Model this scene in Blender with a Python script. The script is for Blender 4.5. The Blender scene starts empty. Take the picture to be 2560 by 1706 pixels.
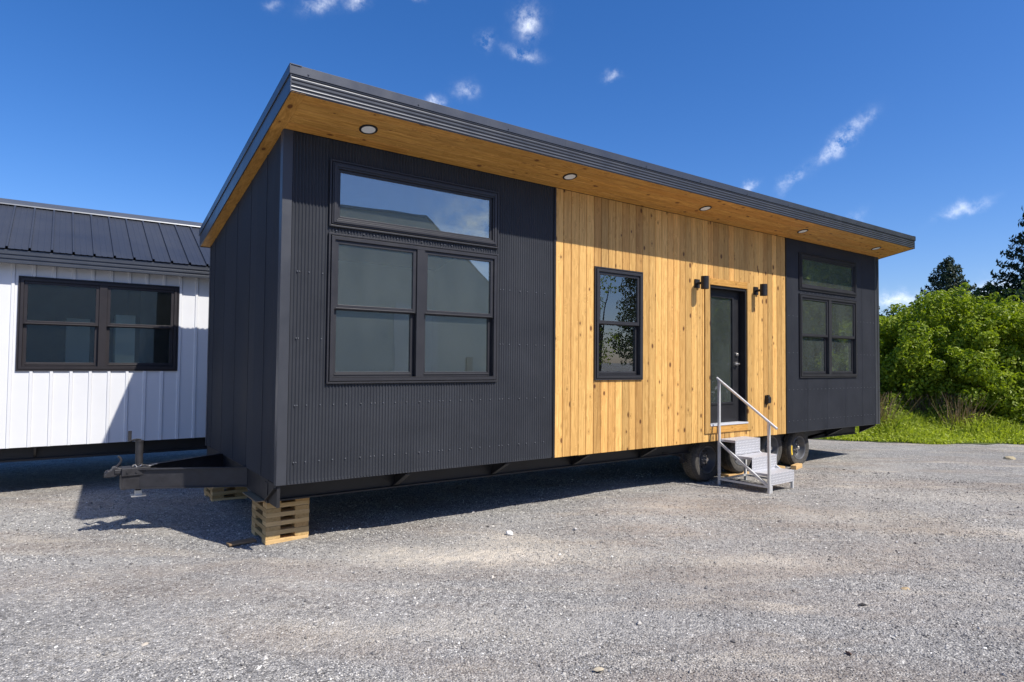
import bpy, math, random
import numpy as np
from mathutils import Vector, Matrix
PI = math.pi
rad = math.radians
scene = bpy.context.scene
C = scene.collection

# ------------------------------------------------------------------ camera, world, sun, exposure
H0 = 0.65                                   # wall bottom above the gravel
CAM = Vector((-1.6798, -6.013, 1.1399 + H0))
YAW, PITCH, ROLL, FPX = 0.623, 0.0338, 0.009, 1589.74
fw = Vector((math.sin(YAW) * math.cos(PITCH), math.cos(YAW) * math.cos(PITCH), math.sin(PITCH)))
r0 = Vector((math.cos(YAW), -math.sin(YAW), 0)); u0 = r0.cross(fw)
rt = math.cos(ROLL) * r0 + math.sin(ROLL) * u0
up = -math.sin(ROLL) * r0 + math.cos(ROLL) * u0
cd = bpy.data.cameras.new('camera'); cam = bpy.data.objects.new('camera', cd); C.objects.link(cam)
cd.sensor_width = 36.0; cd.lens = FPX / 2560 * 36.0; cd.clip_end = 3000
m = Matrix((rt, up, -fw)).transposed().to_4x4(); m.translation = CAM
cam.matrix_world = m
scene.camera = cam

SUN = Vector((0.39, -1.0, 1.27)).normalized()     # towards the sun
SUN_EL = math.asin(SUN.z); SUN_AZ = math.atan2(SUN.x, SUN.y)
world = bpy.data.worlds.new("World"); scene.world = world; world.use_nodes = True

def build_world():
    nt = world.node_tree; N = nt.nodes; L = nt.links; N.clear()
    out = N.new('ShaderNodeOutputWorld'); bg = N.new('ShaderNodeBackground')
    sky = N.new('ShaderNodeTexSky'); sky.sky_type = 'NISHITA'; sky.sun_disc = False
    sky.sun_elevation = SUN_EL; sky.sun_rotation = SUN_AZ
    sky.altitude = 300; sky.air_density = 1.0; sky.dust_density = 0.9; sky.ozone_density = 4.5
    hs = N.new('ShaderNodeHueSaturation'); hs.inputs['Saturation'].default_value = 1.25; hs.inputs['Value'].default_value = 1.0
    tn = N.new('ShaderNodeMix'); tn.data_type = 'RGBA'; tn.blend_type = 'MULTIPLY'; tn.inputs[0].default_value = 1
    L.new(sky.outputs[0], tn.inputs[6]); tn.inputs[7].default_value = (.95, .91, 1.03, 1); L.new(tn.outputs[2], hs.inputs['Color'])
    geo = N.new('ShaderNodeNewGeometry')       # Incoming = -view direction for the world
    tc = N.new('ShaderNodeTexCoord')
    def math_(op, a, b=None, c=None):
        n = N.new('ShaderNodeMath'); n.operation = op
        for i, v in enumerate((a, b, c)):
            if v is None: continue
            if isinstance(v, (int, float)): n.inputs[i].default_value = v
            else: L.new(v, n.inputs[i])
        return n.outputs[0]
    def dot(vec, v):
        n = N.new('ShaderNodeVectorMath'); n.operation = 'DOT_PRODUCT'
        L.new(vec, n.inputs[0]); n.inputs[1].default_value = v; return n.outputs['Value']
    # a direction bent a little by noise gives ragged cloud edges
    nz = N.new('ShaderNodeTexNoise'); nz.inputs['Scale'].default_value = 26; nz.inputs['Detail'].default_value = 6; nz.inputs['Roughness'].default_value = .62
    L.new(tc.outputs['Generated'], nz.inputs['Vector'])
    sub = N.new('ShaderNodeVectorMath'); sub.operation = 'SUBTRACT'; L.new(nz.outputs['Color'], sub.inputs[0]); sub.inputs[1].default_value = (.5, .5, .5)
    sc = N.new('ShaderNodeVectorMath'); sc.operation = 'SCALE'; L.new(sub.outputs[0], sc.inputs[0]); sc.inputs['Scale'].default_value = .040
    ad = N.new('ShaderNodeVectorMath'); ad.operation = 'ADD'; L.new(tc.outputs['Generated'], ad.inputs[0]); L.new(sc.outputs[0], ad.inputs[1])
    D = ad.outputs[0]
    # az, el, half width deg, half height deg, tilt deg (+ = rising to the right), strength
    clouds = [(36.9, 28.6, 1.35, 1.3, 55, .95), (36.4, 26.3, .55, 1.5, 75, .6), (33.2, 27.3, .75, .8, -35, .6), (28.6, 22.3, 1.15, .6, 25, .8),
              (31.4, 23.4, .8, 1.1, 75, .45), (44.4, 24.4, .4, .75, 90, .42), (63.2, 17.5, 2.5, .7, 37, 1.0), (59.4, 15.1, 1.5, .5, 55, .5),
              (56.1, 14.7, 1.1, .5, 30, .7), (71.1, 11.5, 1.9, .45, 18, .55), (18.4, 28.8, 1.9, .7, 28, .6), (21.6, 29.6, 1.2, .5, 25, .7),
              (14.5, 27.9, .7, .5, 10, .3), (26.5, 30.1, 1.0, .35, -10, .5), (66.9, 5.2, 1.9, .75, 5, 1.0), (73.0, 5.6, 1.7, .9, 25, 1.3), (65.2, 18.7, .45, .45, 60, .3),
              (43.3, 17.4, 1.2, .5, 15, .2), (64.2, 11.6, 1.0, .5, 30, .3),
              (146.0, 12.6, 4.5, 1.9, 5, 1.1), (151.0, 8.6, 4.0, 2.4, 0, 1.3), (128.0, 16.0, 5, 1.2, 20, .7), (170.0, 24.0, 6, 1.5, 10, .6),
              (-60.0, 14.0, 7, 2.2, 8, .8), (-110.0, 22.0, 6, 1.5, 12, .7), (200.0, 12.0, 6, 2.0, -8, .9), (100.0, 20.0, 4, 1.0, 25, .6)]
    acc = None
    for az, el, w, h, tilt, s in clouds:
        a, e, t = rad(az), rad(el), rad(tilt)
        d = Vector((math.sin(a) * math.cos(e), math.cos(a) * math.cos(e), math.sin(e)))
        R_ = Vector((math.cos(a), -math.sin(a), 0)); U_ = R_.cross(d)
        w, h = (w * .72, h * .78) if abs(az - 45) < 35 else (w, h)
        T1 = (math.cos(t) * R_ + math.sin(t) * U_) / math.tan(rad(w)); T2 = (-math.sin(t) * R_ + math.cos(t) * U_) / math.tan(rad(h))
        x = dot(D, T1); y = dot(D, T2); f = dot(D, d)
        q = math_('ADD', math_('MULTIPLY', x, x), math_('MULTIPLY', y, y))
        g = math_('MULTIPLY', math_('EXPONENT', math_('MULTIPLY', q, -1.1)), s)
        g = math_('MULTIPLY', g, math_('GREATER_THAN', f, 0.0))
        acc = g if acc is None else math_('ADD', acc, g)
    n2 = N.new('ShaderNodeTexNoise'); n2.inputs['Scale'].default_value = 42; n2.inputs['Detail'].default_value = 7; n2.inputs['Roughness'].default_value = .7
    L.new(tc.outputs['Generated'], n2.inputs['Vector'])
    mr = N.new('ShaderNodeMapRange'); mr.inputs['From Min'].default_value = .36; mr.inputs['From Max'].default_value = .66
    L.new(n2.outputs['Fac'], mr.inputs['Value'])
    k = math_('MULTIPLY', acc, mr.outputs[0])
    k = math_('MINIMUM', math_('MULTIPLY', k, .80), .72)
    mx = N.new('ShaderNodeMix'); mx.data_type = 'RGBA'
    L.new(k, mx.inputs['Factor']); L.new(hs.outputs[0], mx.inputs[6]); mx.inputs[7].default_value = (8.6, 9.0, 9.8, 1)
    L.new(mx.outputs[2], bg.inputs['Color']); bg.inputs['Strength'].default_value = 0.118
    L.new(bg.outputs[0], out.inputs['Surface'])
build_world()
sl = bpy.data.lights.new('sun', 'SUN'); sl.energy = 4.4; sl.angle = rad(.53); sl.color = (1.0, .95, .87)
so = bpy.data.objects.new('sun', sl); C.objects.link(so)
so.rotation_euler = SUN.to_track_quat('Z', 'Y').to_euler(); so.location = (5, -20, 25)
vs = scene.view_settings; vs.view_transform = 'Standard'; vs.look = 'None'; vs.gamma = 1; vs.exposure = 0.42; vs.use_curve_mapping = False
scene.cycles.use_denoising = True
scene.cycles.max_bounces = 8; scene.cycles.diffuse_bounces = 4; scene.cycles.glossy_bounces = 4; scene.cycles.transparent_max_bounces = 16

# ------------------------------------------------------------------ materials
class NT:
    def __init__(s, name):
        s.m = bpy.data.materials.new(name); s.m.use_nodes = True
        s.nt = s.m.node_tree; s.N = s.nt.nodes; s.L = s.nt.links
        s.b = s.N['Principled BSDF']; s.out = s.N['Material Output']
    def n(s, t, **k):
        x = s.N.new(t)
        for a, v in k.items():
            if a.startswith('i_'): x.inputs[a[2:].replace('_', ' ')].default_value = v
            else: setattr(x, a, v)
        return x
    def link(s, a, b): s.L.new(a, b)
    def math(s, op, a, b=None, c=None):
        n = s.N.new('ShaderNodeMath'); n.operation = op
        for i, v in enumerate((a, b, c)):
            if v is None: continue
            if isinstance(v, (int, float)): n.inputs[i].default_value = v
            else: s.L.new(v, n.inputs[i])
        return n.outputs[0]
    def noise(s, vec, scale, detail=3, rough=.5):
        n = s.N.new('ShaderNodeTexNoise'); n.inputs['Scale'].default_value = scale; n.inputs['Detail'].default_value = detail; n.inputs['Roughness'].default_value = rough
        if vec is not None: s.L.new(vec, n.inputs['Vector'])
        return n
    def ramp(s, fac, stops):
        r = s.N.new('ShaderNodeValToRGB'); el = r.color_ramp.elements
        while len(el) < len(stops): el.new(.5)
        for e, (p, c) in zip(el, stops): e.position = p; e.color = (*c, 1) if len(c) == 3 else c
        s.L.new(fac, r.inputs[0]); return r.outputs[0]
    def mix(s, fac, a, b, mode='MIX'):
        n = s.N.new('ShaderNodeMix'); n.data_type = 'RGBA'; n.blend_type = mode
        for i, v in ((0, fac), (6, a), (7, b)):
            if isinstance(v, (int, float)): n.inputs[i].default_value = v
            elif isinstance(v, tuple): n.inputs[i].default_value = (*v, 1)
            else: s.L.new(v, n.inputs[i])
        return n.outputs[2]
    def mapr(s, v, a, b, c=0., d=1.):
        n = s.N.new('ShaderNodeMapRange'); s.L.new(v, n.inputs[0])
        for i, x in enumerate((a, b, c, d)): n.inputs[i + 1].default_value = x
        return n.outputs[0]
    def bump(s, h, strength, dist):
        n = s.N.new('ShaderNodeBump'); n.inputs['Strength'].default_value = strength; n.inputs['Distance'].default_value = dist
        s.L.new(h, n.inputs['Height']); s.L.new(n.outputs[0], s.b.inputs['Normal']); return n
    def set(s, **k):
        for a, v in k.items():
            i = s.b.inputs[a.replace('_', ' ')]
            if isinstance(v, tuple): i.default_value = (*v, 1) if len(v) == 3 else v
            elif isinstance(v, (int, float)): i.default_value = v
            else: s.L.new(v, i)
        return s
    def geo(s): return s.n('ShaderNodeNewGeometry').outputs['Position']
    def scaled(s, vec, sx, sy, sz, off=None):
        n = s.N.new('ShaderNodeVectorMath'); n.operation = 'MULTIPLY'; s.L.new(vec, n.inputs[0]); n.inputs[1].default_value = (sx, sy, sz)
        return n.outputs[0]

def plain(name, col, rough=.5, metal=0., vary=.12, scale=8., bump=0., spec=.5):
    t = NT(name); p = t.geo()
    nz = t.noise(p, scale, 5, .6)
    f = t.mapr(nz.outputs['Fac'], .3, .7, 1 - vary, 1 + vary)
    c = t.mix(1.0, col, (1, 1, 1), 'MULTIPLY'); mm = t.n('ShaderNodeVectorMath', operation='SCALE'); t.link(c, mm.inputs[0]); t.link(f, mm.inputs['Scale'])
    t.set(Base_Color=mm.outputs[0], Roughness=t.mapr(nz.outputs['Fac'], .3, .7, max(0.02, rough - .06), rough + .08), Metallic=metal)
    t.b.inputs['Specular IOR Level'].default_value = spec
    if bump: t.bump(t.noise(p, scale * 14, 3).outputs['Fac'], bump, .002)
    return t.m

def wood(name, axis, light, dark, knot=(.16, .06, .02), rough=.55, knots=1.0, vary=.28):
    t = NT(name)
    tc = t.n('ShaderNodeTexCoord').outputs['Object']; oi = t.n('ShaderNodeObjectInfo').outputs['Random']
    off = t.n('ShaderNodeVectorMath', operation='SCALE'); off.inputs[0].default_value = (37., 53., 71.); t.link(oi, off.inputs['Scale'])
    pos = t.n('ShaderNodeVectorMath', operation='ADD'); t.link(tc, pos.inputs[0]); t.link(off.outputs[0], pos.inputs[1]); P = pos.outputs[0]
    s = [30., 30., 30.]; s['xyz'.index(axis)] = 1.1
    # knots: round spots, the grain bends round them
    ks = [6.2, 6.2, 6.2]; ks['xyz'.index(axis)] = 3.6
    v = t.n('ShaderNodeTexVoronoi'); v.inputs['Scale'].default_value = 1.45; t.link(t.scaled(P, *ks), v.inputs['Vector'])
    near = t.mapr(v.outputs['Distance'], .02, .34, 1., 0.)
    gs = t.scaled(P, *s)
    ns = t.noise(t.scaled(P, *[q * .14 if i != 'xyz'.index(axis) else q for i, q in enumerate(s)]), 2.2, 2)
    bend = t.n('ShaderNodeVectorMath', operation='SCALE'); bend.inputs[0].default_value = (2.4, 2.4, 2.4); t.link(t.math('ADD', near, ns.outputs['Fac']), bend.inputs['Scale'])
    ga = t.n('ShaderNodeVectorMath', operation='ADD'); t.link(gs, ga.inputs[0]); t.link(bend.outputs[0], ga.inputs[1])
    g = t.noise(ga.outputs[0], 1.6, 6, .6)
    fine = t.noise(t.scaled(P, *[q * 9 if i != 'xyz'.index(axis) else q * 5 for i, q in enumerate(s)]), 1., 2)
    c = t.ramp(g.outputs['Fac'], [(.3, dark), (.52, tuple((a * .45 + b * .55) for a, b in zip(dark, light))), (.72, light)])
    c = t.mix(t.mapr(fine.outputs['Fac'], .35, .7, 0., .22), c, dark)
    sel = t.n('ShaderNodeSeparateColor'); t.link(v.outputs['Color'], sel.inputs[0])
    kr = t.mapr(sel.outputs[0], .18, 1., .0, .205)        # radius per cell, many cells none
    ss = [13., 13., 13.]; ss['xyz'.index(axis)] = .7
    st = t.mapr(t.noise(t.scaled(P, *ss), 1., 4, .6).outputs['Fac'], .62, .74, 0., .55 * knots); c = t.mix(st, c, tuple(a * .55 for a in dark))
    kd = t.math('SUBTRACT', kr, v.outputs['Distance'])
    kf = t.math('MULTIPLY', t.mapr(kd, -.02, .03, 0., 1.), .92 * knots)
    halo = t.math('MULTIPLY', t.mapr(kd, -.16, .0, 0., 1.), .38 * knots)
    c = t.mix(halo, c, tuple(a * .72 for a in dark)); c = t.mix(kf, c, knot)
    k = t.mapr(oi, 0., 1., 1 - vary, 1 + vary * .45)
    mm = t.n('ShaderNodeVectorMath', operation='SCALE'); t.link(c, mm.inputs[0]); t.link(k, mm.inputs['Scale'])
    # some boards redder than others
    oi2 = t.math('FRACT', t.math('MULTIPLY', oi, 17.31))
    c2 = t.mix(t.mapr(oi2, .55, 1., 0., .5), mm.outputs[0], t.mix(1.0, mm.outputs[0], (1.0, .84, .72), 'MULTIPLY'))
    t.set(Base_Color=c2, Roughness=rough); t.b.inputs['Specular IOR Level'].default_value = .3
    t.bump(g.outputs['Fac'], .25, .0015)
    return t.m

M = {}
M['siding'] = plain('charcoal_siding', (.036, .039, .046), .55, 0., .14, 2.0, spec=.22)
M['trim'] = plain('charcoal_trim', (.042, .045, .053), .42, 0., .08, 3.0, spec=.5)
M['roof_trim'] = plain('roof_trim_metal', (.050, .056, .068), .36, .25, .06, 3.0, spec=.6)
M['vinyl'] = plain('window_vinyl', (.027, .027, .031), .42, 0., .05, 5.0, spec=.4)
M['white_frame'] = plain('window_vinyl_brown', (.022, .019, .021), .45, 0., .05, 5.0, spec=.4)
M['black'] = plain('black_paint', (.014, .014, .016), .5, 0., .15, 6.0, spec=.4)
M['steel_black'] = plain('chassis_paint', (.018, .018, .020), .48, 0., .3, 4.0, .2, spec=.45)
M['hitch'] = plain('hitch_paint', (.032, .031, .034), .45, .2, .25, 14.0, .25, spec=.5)
M['rubber'] = plain('tyre_rubber', (.070, .065, .058), .85, 0., .4, 25.0, .4, spec=.3)
M['dusty'] = plain('dusty_tread', (.125, .110, .088), .9, 0., .35, 18.0, .4, spec=.2)
M['rim'] = plain('wheel_rim_paint', (.12, .122, .128), .35, .3, .1, 8.0, spec=.6)
M['chrome'] = plain('bright_metal', (.62, .60, .57), .3, .9, .1, 20.0)
M['screw'] = plain('screw_metal', (.16, .165, .18), .4, .3, .05, 9.0)
M['zinc'] = plain('zinc_plate', (.72, .72, .70), .4, .5, .1, 20.0)
M['drywall'] = plain('drywall', (.78, .78, .75), .9, 0., .05, 1.5, spec=.2)
M['dark_room'] = plain('darkened_drywall', (.10, .11, .11), .7, 0., .3, 3.0)  # drywall with a darkened colour, so the cabin interior reads as shaded
M['floor'] = plain('interior_floor', (.42, .36, .29), .6, 0., .2, 3.0)
M['white_metal'] = plain('white_siding', (.70, .705, .71), .42, 0., .03, 1.3, spec=.4)
M['ridge'] = plain('ridge_highlight', (.11, .12, .135), .35, .3, .06, 2.0, spec=.6)  # base colour lightened in place of bright highlight lines on the ridge cap
M['roof_dark'] = plain('dark_roof_panel', (.045, .050, .062), .40, .15, .12, 1.2, spec=.5)
M['sill'] = plain('door_sill', (.62, .63, .66), .45, .2, .05, 10.)
M['yellow'] = plain('yellow_patch', (.75, .50, .04), .6, 0., .05, 10.)
M['shop'] = plain('shop_wall', (.62, .64, .58), .55, 0., .05, .6)
M['shop_roof'] = plain('shop_roof', (.50, .51, .50), .45, .1, .05, .6)
M['bark'] = plain('bark', (.09, .065, .045), .9, 0., .4, 12.0, .5)
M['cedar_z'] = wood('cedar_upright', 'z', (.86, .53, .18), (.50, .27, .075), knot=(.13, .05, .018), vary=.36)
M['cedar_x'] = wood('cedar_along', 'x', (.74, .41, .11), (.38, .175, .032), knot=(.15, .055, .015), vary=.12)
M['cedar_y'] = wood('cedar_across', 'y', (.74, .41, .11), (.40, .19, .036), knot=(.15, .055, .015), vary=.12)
M['pine_x'] = wood('pine_along', 'x', (.78, .55, .28), (.56, .36, .14), knots=.5, vary=.22)
M['pine_y'] = wood('pine_across', 'y', (.62, .42, .19), (.40, .25, .09), knots=.5, vary=.25)
M['pine_dark'] = wood('pine_weathered', 'x', (.34, .25, .15), (.20, .14, .08), knots=.4, vary=.2)

def lens_mat():
    t = NT('downlight_lens'); t.set(Base_Color=(.82, .84, .84), Roughness=.5); return t.m
M['lens'] = lens_mat()

def glass_mat(name, tint, base, gain, rough=.0, dust=0.):
    t = NT(name); N = t.N; L = t.L
    tr = t.n('ShaderNodeBsdfTransparent'); tr.inputs[0].default_value = (*tint, 1)
    gl = t.n('ShaderNodeBsdfGlossy'); gl.inputs['Roughness'].default_value = rough; gl.inputs['Color'].default_value = (.90, .97, 1, 1)
    fr = t.n('ShaderNodeFresnel'); fr.inputs['IOR'].default_value = 1.5
    p = t.geo(); nz = t.noise(p, 1.6, 1); bp = t.n('ShaderNodeBump'); bp.inputs['Strength'].default_value = .06; bp.inputs['Distance'].default_value = .02
    L.new(nz.outputs['Fac'], bp.inputs['Height']); L.new(bp.outputs[0], gl.inputs['Normal'])
    f = t.math('MINIMUM', t.math('ADD', t.math('MULTIPLY', fr.outputs[0], gain), base), 1.0)
    mx = t.n('ShaderNodeMixShader'); L.new(f, mx.inputs[0]); L.new(tr.outputs[0], mx.inputs[1]); L.new(gl.outputs[0], mx.inputs[2])
    if dust:
        df = t.n('ShaderNodeBsdfDiffuse'); df.inputs[0].default_value = (.60, .66, .58, 1)  # pale grey-green diffuse layer mixed in for a hazy pane
        dn = t.noise(t.scaled(p, 1., 1., .45), 2.4, 5, .65); m2 = t.n('ShaderNodeMixShader')
        L.new(t.mapr(dn.outputs['Fac'], .3, .7, dust * .7, dust * 1.3), m2.inputs[0]); L.new(mx.outputs[0], m2.inputs[1]); L.new(df.outputs[0], m2.inputs[2]); mx = m2
    L.new(mx.outputs[0], t.out.inputs['Surface']); return t.m
M['glass'] = glass_mat('dusty_window_glass', (.85, .90, .85), .12, 1.1, 0., .055)
M['glass_cabin'] = glass_mat('cabin_window_glass', (.82, .88, .86), .045, .9, 0., .006)
M['glass_clear'] = glass_mat('clear_window_glass', (.85, .91, .88), .12, 1.1, 0., .006)

def diamond_plate():
    t = NT('diamond_plate')
    tc = t.n('ShaderNodeTexCoord').outputs['Object']; sp = t.n('ShaderNodeSeparateXYZ'); t.link(tc, sp.inputs[0])
    k = 1 / .038
    u = t.math('MULTIPLY', sp.outputs[0], k); v = t.math('MULTIPLY', t.math('SUBTRACT', sp.outputs[2], sp.outputs[1]), k)
    fu = t.math('SUBTRACT', t.math('FRACT', u), .5); fv = t.math('SUBTRACT', t.math('FRACT', v), .5)
    par = t.math('MODULO', t.math('ABSOLUTE', t.math('ADD', t.math('FLOOR', u), t.math('FLOOR', v))), 2.)
    sg = t.math('SUBTRACT', t.math('MULTIPLY', par, 2.), 1.)
    a = t.math('ADD', fu, t.math('MULTIPLY', fv, sg)); b = t.math('SUBTRACT', fu, t.math('MULTIPLY', fv, sg))
    d = t.math('ADD', t.math('MULTIPLY', t.math('ABSOLUTE', a), 1.25), t.math('MULTIPLY', t.math('ABSOLUTE', b), 4.2))
    h = t.mapr(d, .45, 1.0, 1., 0.)
    c = t.mix(h, (.47, .47, .49), (.95, .95, .96))
    t.set(Base_Color=c, Metallic=.25, Roughness=t.mapr(h, 0, 1, .5, .3)); t.bump(h, .9, .005)
    return t.m
M['plate'] = diamond_plate()
M['alu'] = plain('aluminium_tube', (.66, .66, .65), .42, .35, .08, 30., .1)

def leaf_mat(name, dark, light, trans=.35, spec=.35, rough=.5):
    t = NT(name)
    at = t.n('ShaderNodeAttribute'); at.attribute_name = 'tint'
    c = t.ramp(at.outputs['Fac'], [(0., dark), (.6, tuple((a + b) / 2 for a, b in zip(dark, light))), (1., light)])
    t.set(Base_Color=c, Roughness=rough); t.b.inputs['Specular IOR Level'].default_value = spec
    tl = t.n('ShaderNodeBsdfTranslucent'); c2 = t.mix(1., c, (1.25, 1.35, .5), 'MULTIPLY'); t.link(c2, tl.inputs[0])
    mx = t.n('ShaderNodeMixShader'); mx.inputs[0].default_value = trans
    t.link(t.b.outputs[0], mx.inputs[1]); t.link(tl.outputs[0], mx.inputs[2]); t.link(mx.outputs[0], t.out.inputs['Surface'])
    return t.m
M['leaf'] = leaf_mat('broad_leaf', (.10, .165, .012), (.47, .54, .035), .38)
M['leaf_dark'] = leaf_mat('dark_leaf', (.028, .055, .015), (.085, .130, .030), .3)
M['needle'] = leaf_mat('needle', (.018, .036, .020), (.055, .085, .038), .15)
M['weed'] = leaf_mat('weed_leaf', (.18, .24, .028), (.52, .57, .09), .45)
M['dry'] = leaf_mat('dry_stalk', (.16, .10, .06), (.34, .25, .15), .2)

def gravel_mat(stones=False):
    t = NT('loose_gravel' if stones else 'gravel_ground')
    P = t.geo()
    mp = t.n('ShaderNodeMapping'); mp.inputs['Rotation'].default_value = (0, 0, rad(36)); t.link(P, mp.inputs['Vector']); PR = mp.outputs[0]   # wheel tracks run this way
    big = t.noise(t.scaled(PR, .28, 1.0, 1), 1.2, 5, .6)
    mid = t.noise(t.scaled(PR, .7, 2.6, 1), 1.3, 5, .6)
    brown = t.mapr(big.outputs['Fac'], .48, .64, 0., .9)
    pale = t.math('MULTIPLY', t.mapr(mid.outputs['Fac'], .52, .74, 0., .8), t.mapr(big.outputs['Fac'], .36, .56, .2, 1.))
    # compacted pale and brown patches that lie in the yard
    spots = [(1.35, -.85, .9, .30, 'p', .95), (2.2, -.78, .7, .22, 'p', .6), (3.6, -1.3, .9, .25, 'b', .8), (2.45, -2.2, .6, .3, 'b', .7), (2.3, -1.35, .9, .25, 'p', .55),
             (8.9, -1.6, .8, .4, 'b', .8), (1.75, .12, .5, .2, 'b', .7), (5.0, -3.2, 1.0, .35, 'b', .6), (3.6, -2.55, .8, .25, 'p', .6), (6.2, -2.2, 1.3, .35, 'p', .5), (4.6, -.5, .9, .3, 'b', .7), (-.6, -.6, 1.2, .3, 'b', .5), (.2, -2.0, 1.1, .25, 'p', .5), (6.8, -3.6, 1.6, .3, 'p', .6), (5.6, -1.4, 1.2, .25, 'b', .7), (9.5, -3.2, 2.0, .4, 'p', .5), (4.2, -3.1, 1.0, .22, 'b', .6), (-1.6, .4, .9, .3, 'b', .5)]
    sx = t.n('ShaderNodeSeparateXYZ'); 
    wob = t.n('ShaderNodeVectorMath', operation='SCALE'); nn = t.noise(P, 2.2, 4, .6)
    t.link(nn.outputs['Color'], wob.inputs[0]); wob.inputs['Scale'].default_value = .9
    ad = t.n('ShaderNodeVectorMath', operation='ADD'); t.link(P, ad.inputs[0]); t.link(wob.outputs[0], ad.inputs[1]); t.link(ad.outputs[0], sx.inputs[0])
    accs = {'p': None, 'b': None}
    for x, y, a, b, kk, s in spots:
        # long axis runs across the view, roughly along +x+(-y)
        dx = t.math('SUBTRACT', sx.outputs[0], x + .45); dy = t.math('SUBTRACT', sx.outputs[1], y + .45)
        uu = t.math('DIVIDE', t.math('SUBTRACT', t.math('MULTIPLY', dx, .8), t.math('MULTIPLY', dy, .6)), a)
        vv = t.math('DIVIDE', t.math('ADD', t.math('MULTIPLY', dx, .6), t.math('MULTIPLY', dy, .8)), b)
        g = t.math('MULTIPLY', t.math('EXPONENT', t.math('MULTIPLY', t.math('ADD', t.math('MULTIPLY', uu, uu), t.math('MULTIPLY', vv, vv)), -1.)), s)
        accs[kk] = g if accs[kk] is None else t.math('ADD', accs[kk], g)
    nm = t.mapr(t.noise(P, 9., 4, .65).outputs['Fac'], .3, .65, .35, 1.1)
    pale = t.math('MINIMUM', t.math('MAXIMUM', t.math('MULTIPLY', pale, .75), t.math('MULTIPLY', accs['p'], nm)), 1.)
    if stones: pale = t.math('MULTIPLY', pale, 1.4)
    brown = t.math('MINIMUM', t.math('MAXIMUM', t.math('MULTIPLY', brown, .75), t.math('MULTIPLY', accs['b'], nm)), 1.)
    if stones:
        at = t.n('ShaderNodeAttribute'); at.attribute_name = 'tint'
        c = t.ramp(at.outputs['Fac'], [(0., (.05, .05, .055)), (.25, (.172, .168, .168)), (.52, (.37, .36, .348)), (.80, (.53, .512, .48)), (.92, (.66, .62, .56)), (1., (.86, .85, .82))])
        c = t.mix(t.math('MULTIPLY', brown, .5), c, (.20, .155, .115)); c = t.mix(t.math('MULTIPLY', pale, .4), c, (.40, .36, .30))
        c = t.mix(1., c, (1.03, 1.02, .985), 'MULTIPLY')
        t.set(Base_Color=c, Roughness=.85); t.b.inputs['Specular IOR Level'].default_value = .25
        return t.m
    v = t.n('ShaderNodeTexVoronoi'); v.inputs['Scale'].default_value = 72; v.inputs['Randomness'].default_value = 1.; t.link(P, v.inputs['Vector'])
    v2 = t.n('ShaderNodeTexVoronoi'); v2.inputs['Scale'].default_value = 26; t.link(P, v2.inputs['Vector'])
    s1 = t.n('ShaderNodeSeparateColor'); t.link(v.outputs['Color'], s1.inputs[0])
    s2 = t.n('ShaderNodeSeparateColor'); t.link(v2.outputs['Color'], s2.inputs[0])
    f = t.math('ADD', t.math('MULTIPLY', s1.outputs[0], .62), t.math('MULTIPLY', s2.outputs[1], .38))
    c = t.ramp(f, [(0.04, (.07, .07, .072)), (.32, (.195, .190, .188)), (.6, (.31, .302, .294)), (.82, (.42, .41, .39)), (.97, (.70, .68, .64))])
    gap = t.mapr(v.outputs['Distance'], .35, .62, 0., .55)
    c = t.mix(gap, c, (.085, .083, .080))
    fines = t.noise(P, 160., 3, .7)
    packed = t.mapr(t.noise(t.scaled(P, .8, 1.2, 1), .8, 3).outputs['Fac'], .4, .62, .1, .7)
    c = t.mix(t.math('MULTIPLY', packed, .6), c, t.ramp(fines.outputs['Fac'], [(.3, (.18, .176, .172)), (.7, (.40, .39, .375))]))
    c = t.mix(t.math('MULTIPLY', brown, .62), c, (.23, .185, .15))
    c = t.mix(t.math('MULTIPLY', pale, .75), c, t.ramp(fines.outputs['Fac'], [(.3, (.44, .385, .31)), (.7, (.62, .56, .47))]))
    lf = t.mapr(t.noise(P, .35, 3).outputs['Fac'], .3, .7, 1.12, 1.44)
    c = t.mix(1., c, (1.03, 1.02, .985), 'MULTIPLY')
    mm = t.n('ShaderNodeVectorMath', operation='SCALE'); t.link(c, mm.inputs[0]); t.link(lf, mm.inputs['Scale'])
    t.set(Base_Color=mm.outputs[0], Roughness=.92); t.b.inputs['Specular IOR Level'].default_value = .2
    h = t.math('ADD', t.math('MULTIPLY', v.outputs['Distance'], -1.), t.math('MULTIPLY', v2.outputs['Distance'], -.8))
    h = t.math('ADD', h, t.math('MULTIPLY', fines.outputs['Fac'], .35))
    t.bump(h, .85, .013)
    return t.m
M['gravel'] = gravel_mat(); M['stones'] = gravel_mat(True)
def verge_mat():
    t = NT('verge_soil'); P = t.geo()
    c = t.ramp(t.noise(P, 3., 6, .65).outputs['Fac'], [(.3, (.035, .052, .012)), (.55, (.075, .105, .02)), (.75, (.13, .13, .05))])
    t.set(Base_Color=c, Roughness=.95); t.bump(t.noise(P, 25, 4).outputs['Fac'], .8, .03); return t.m
M['verge'] = verge_mat()

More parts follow.
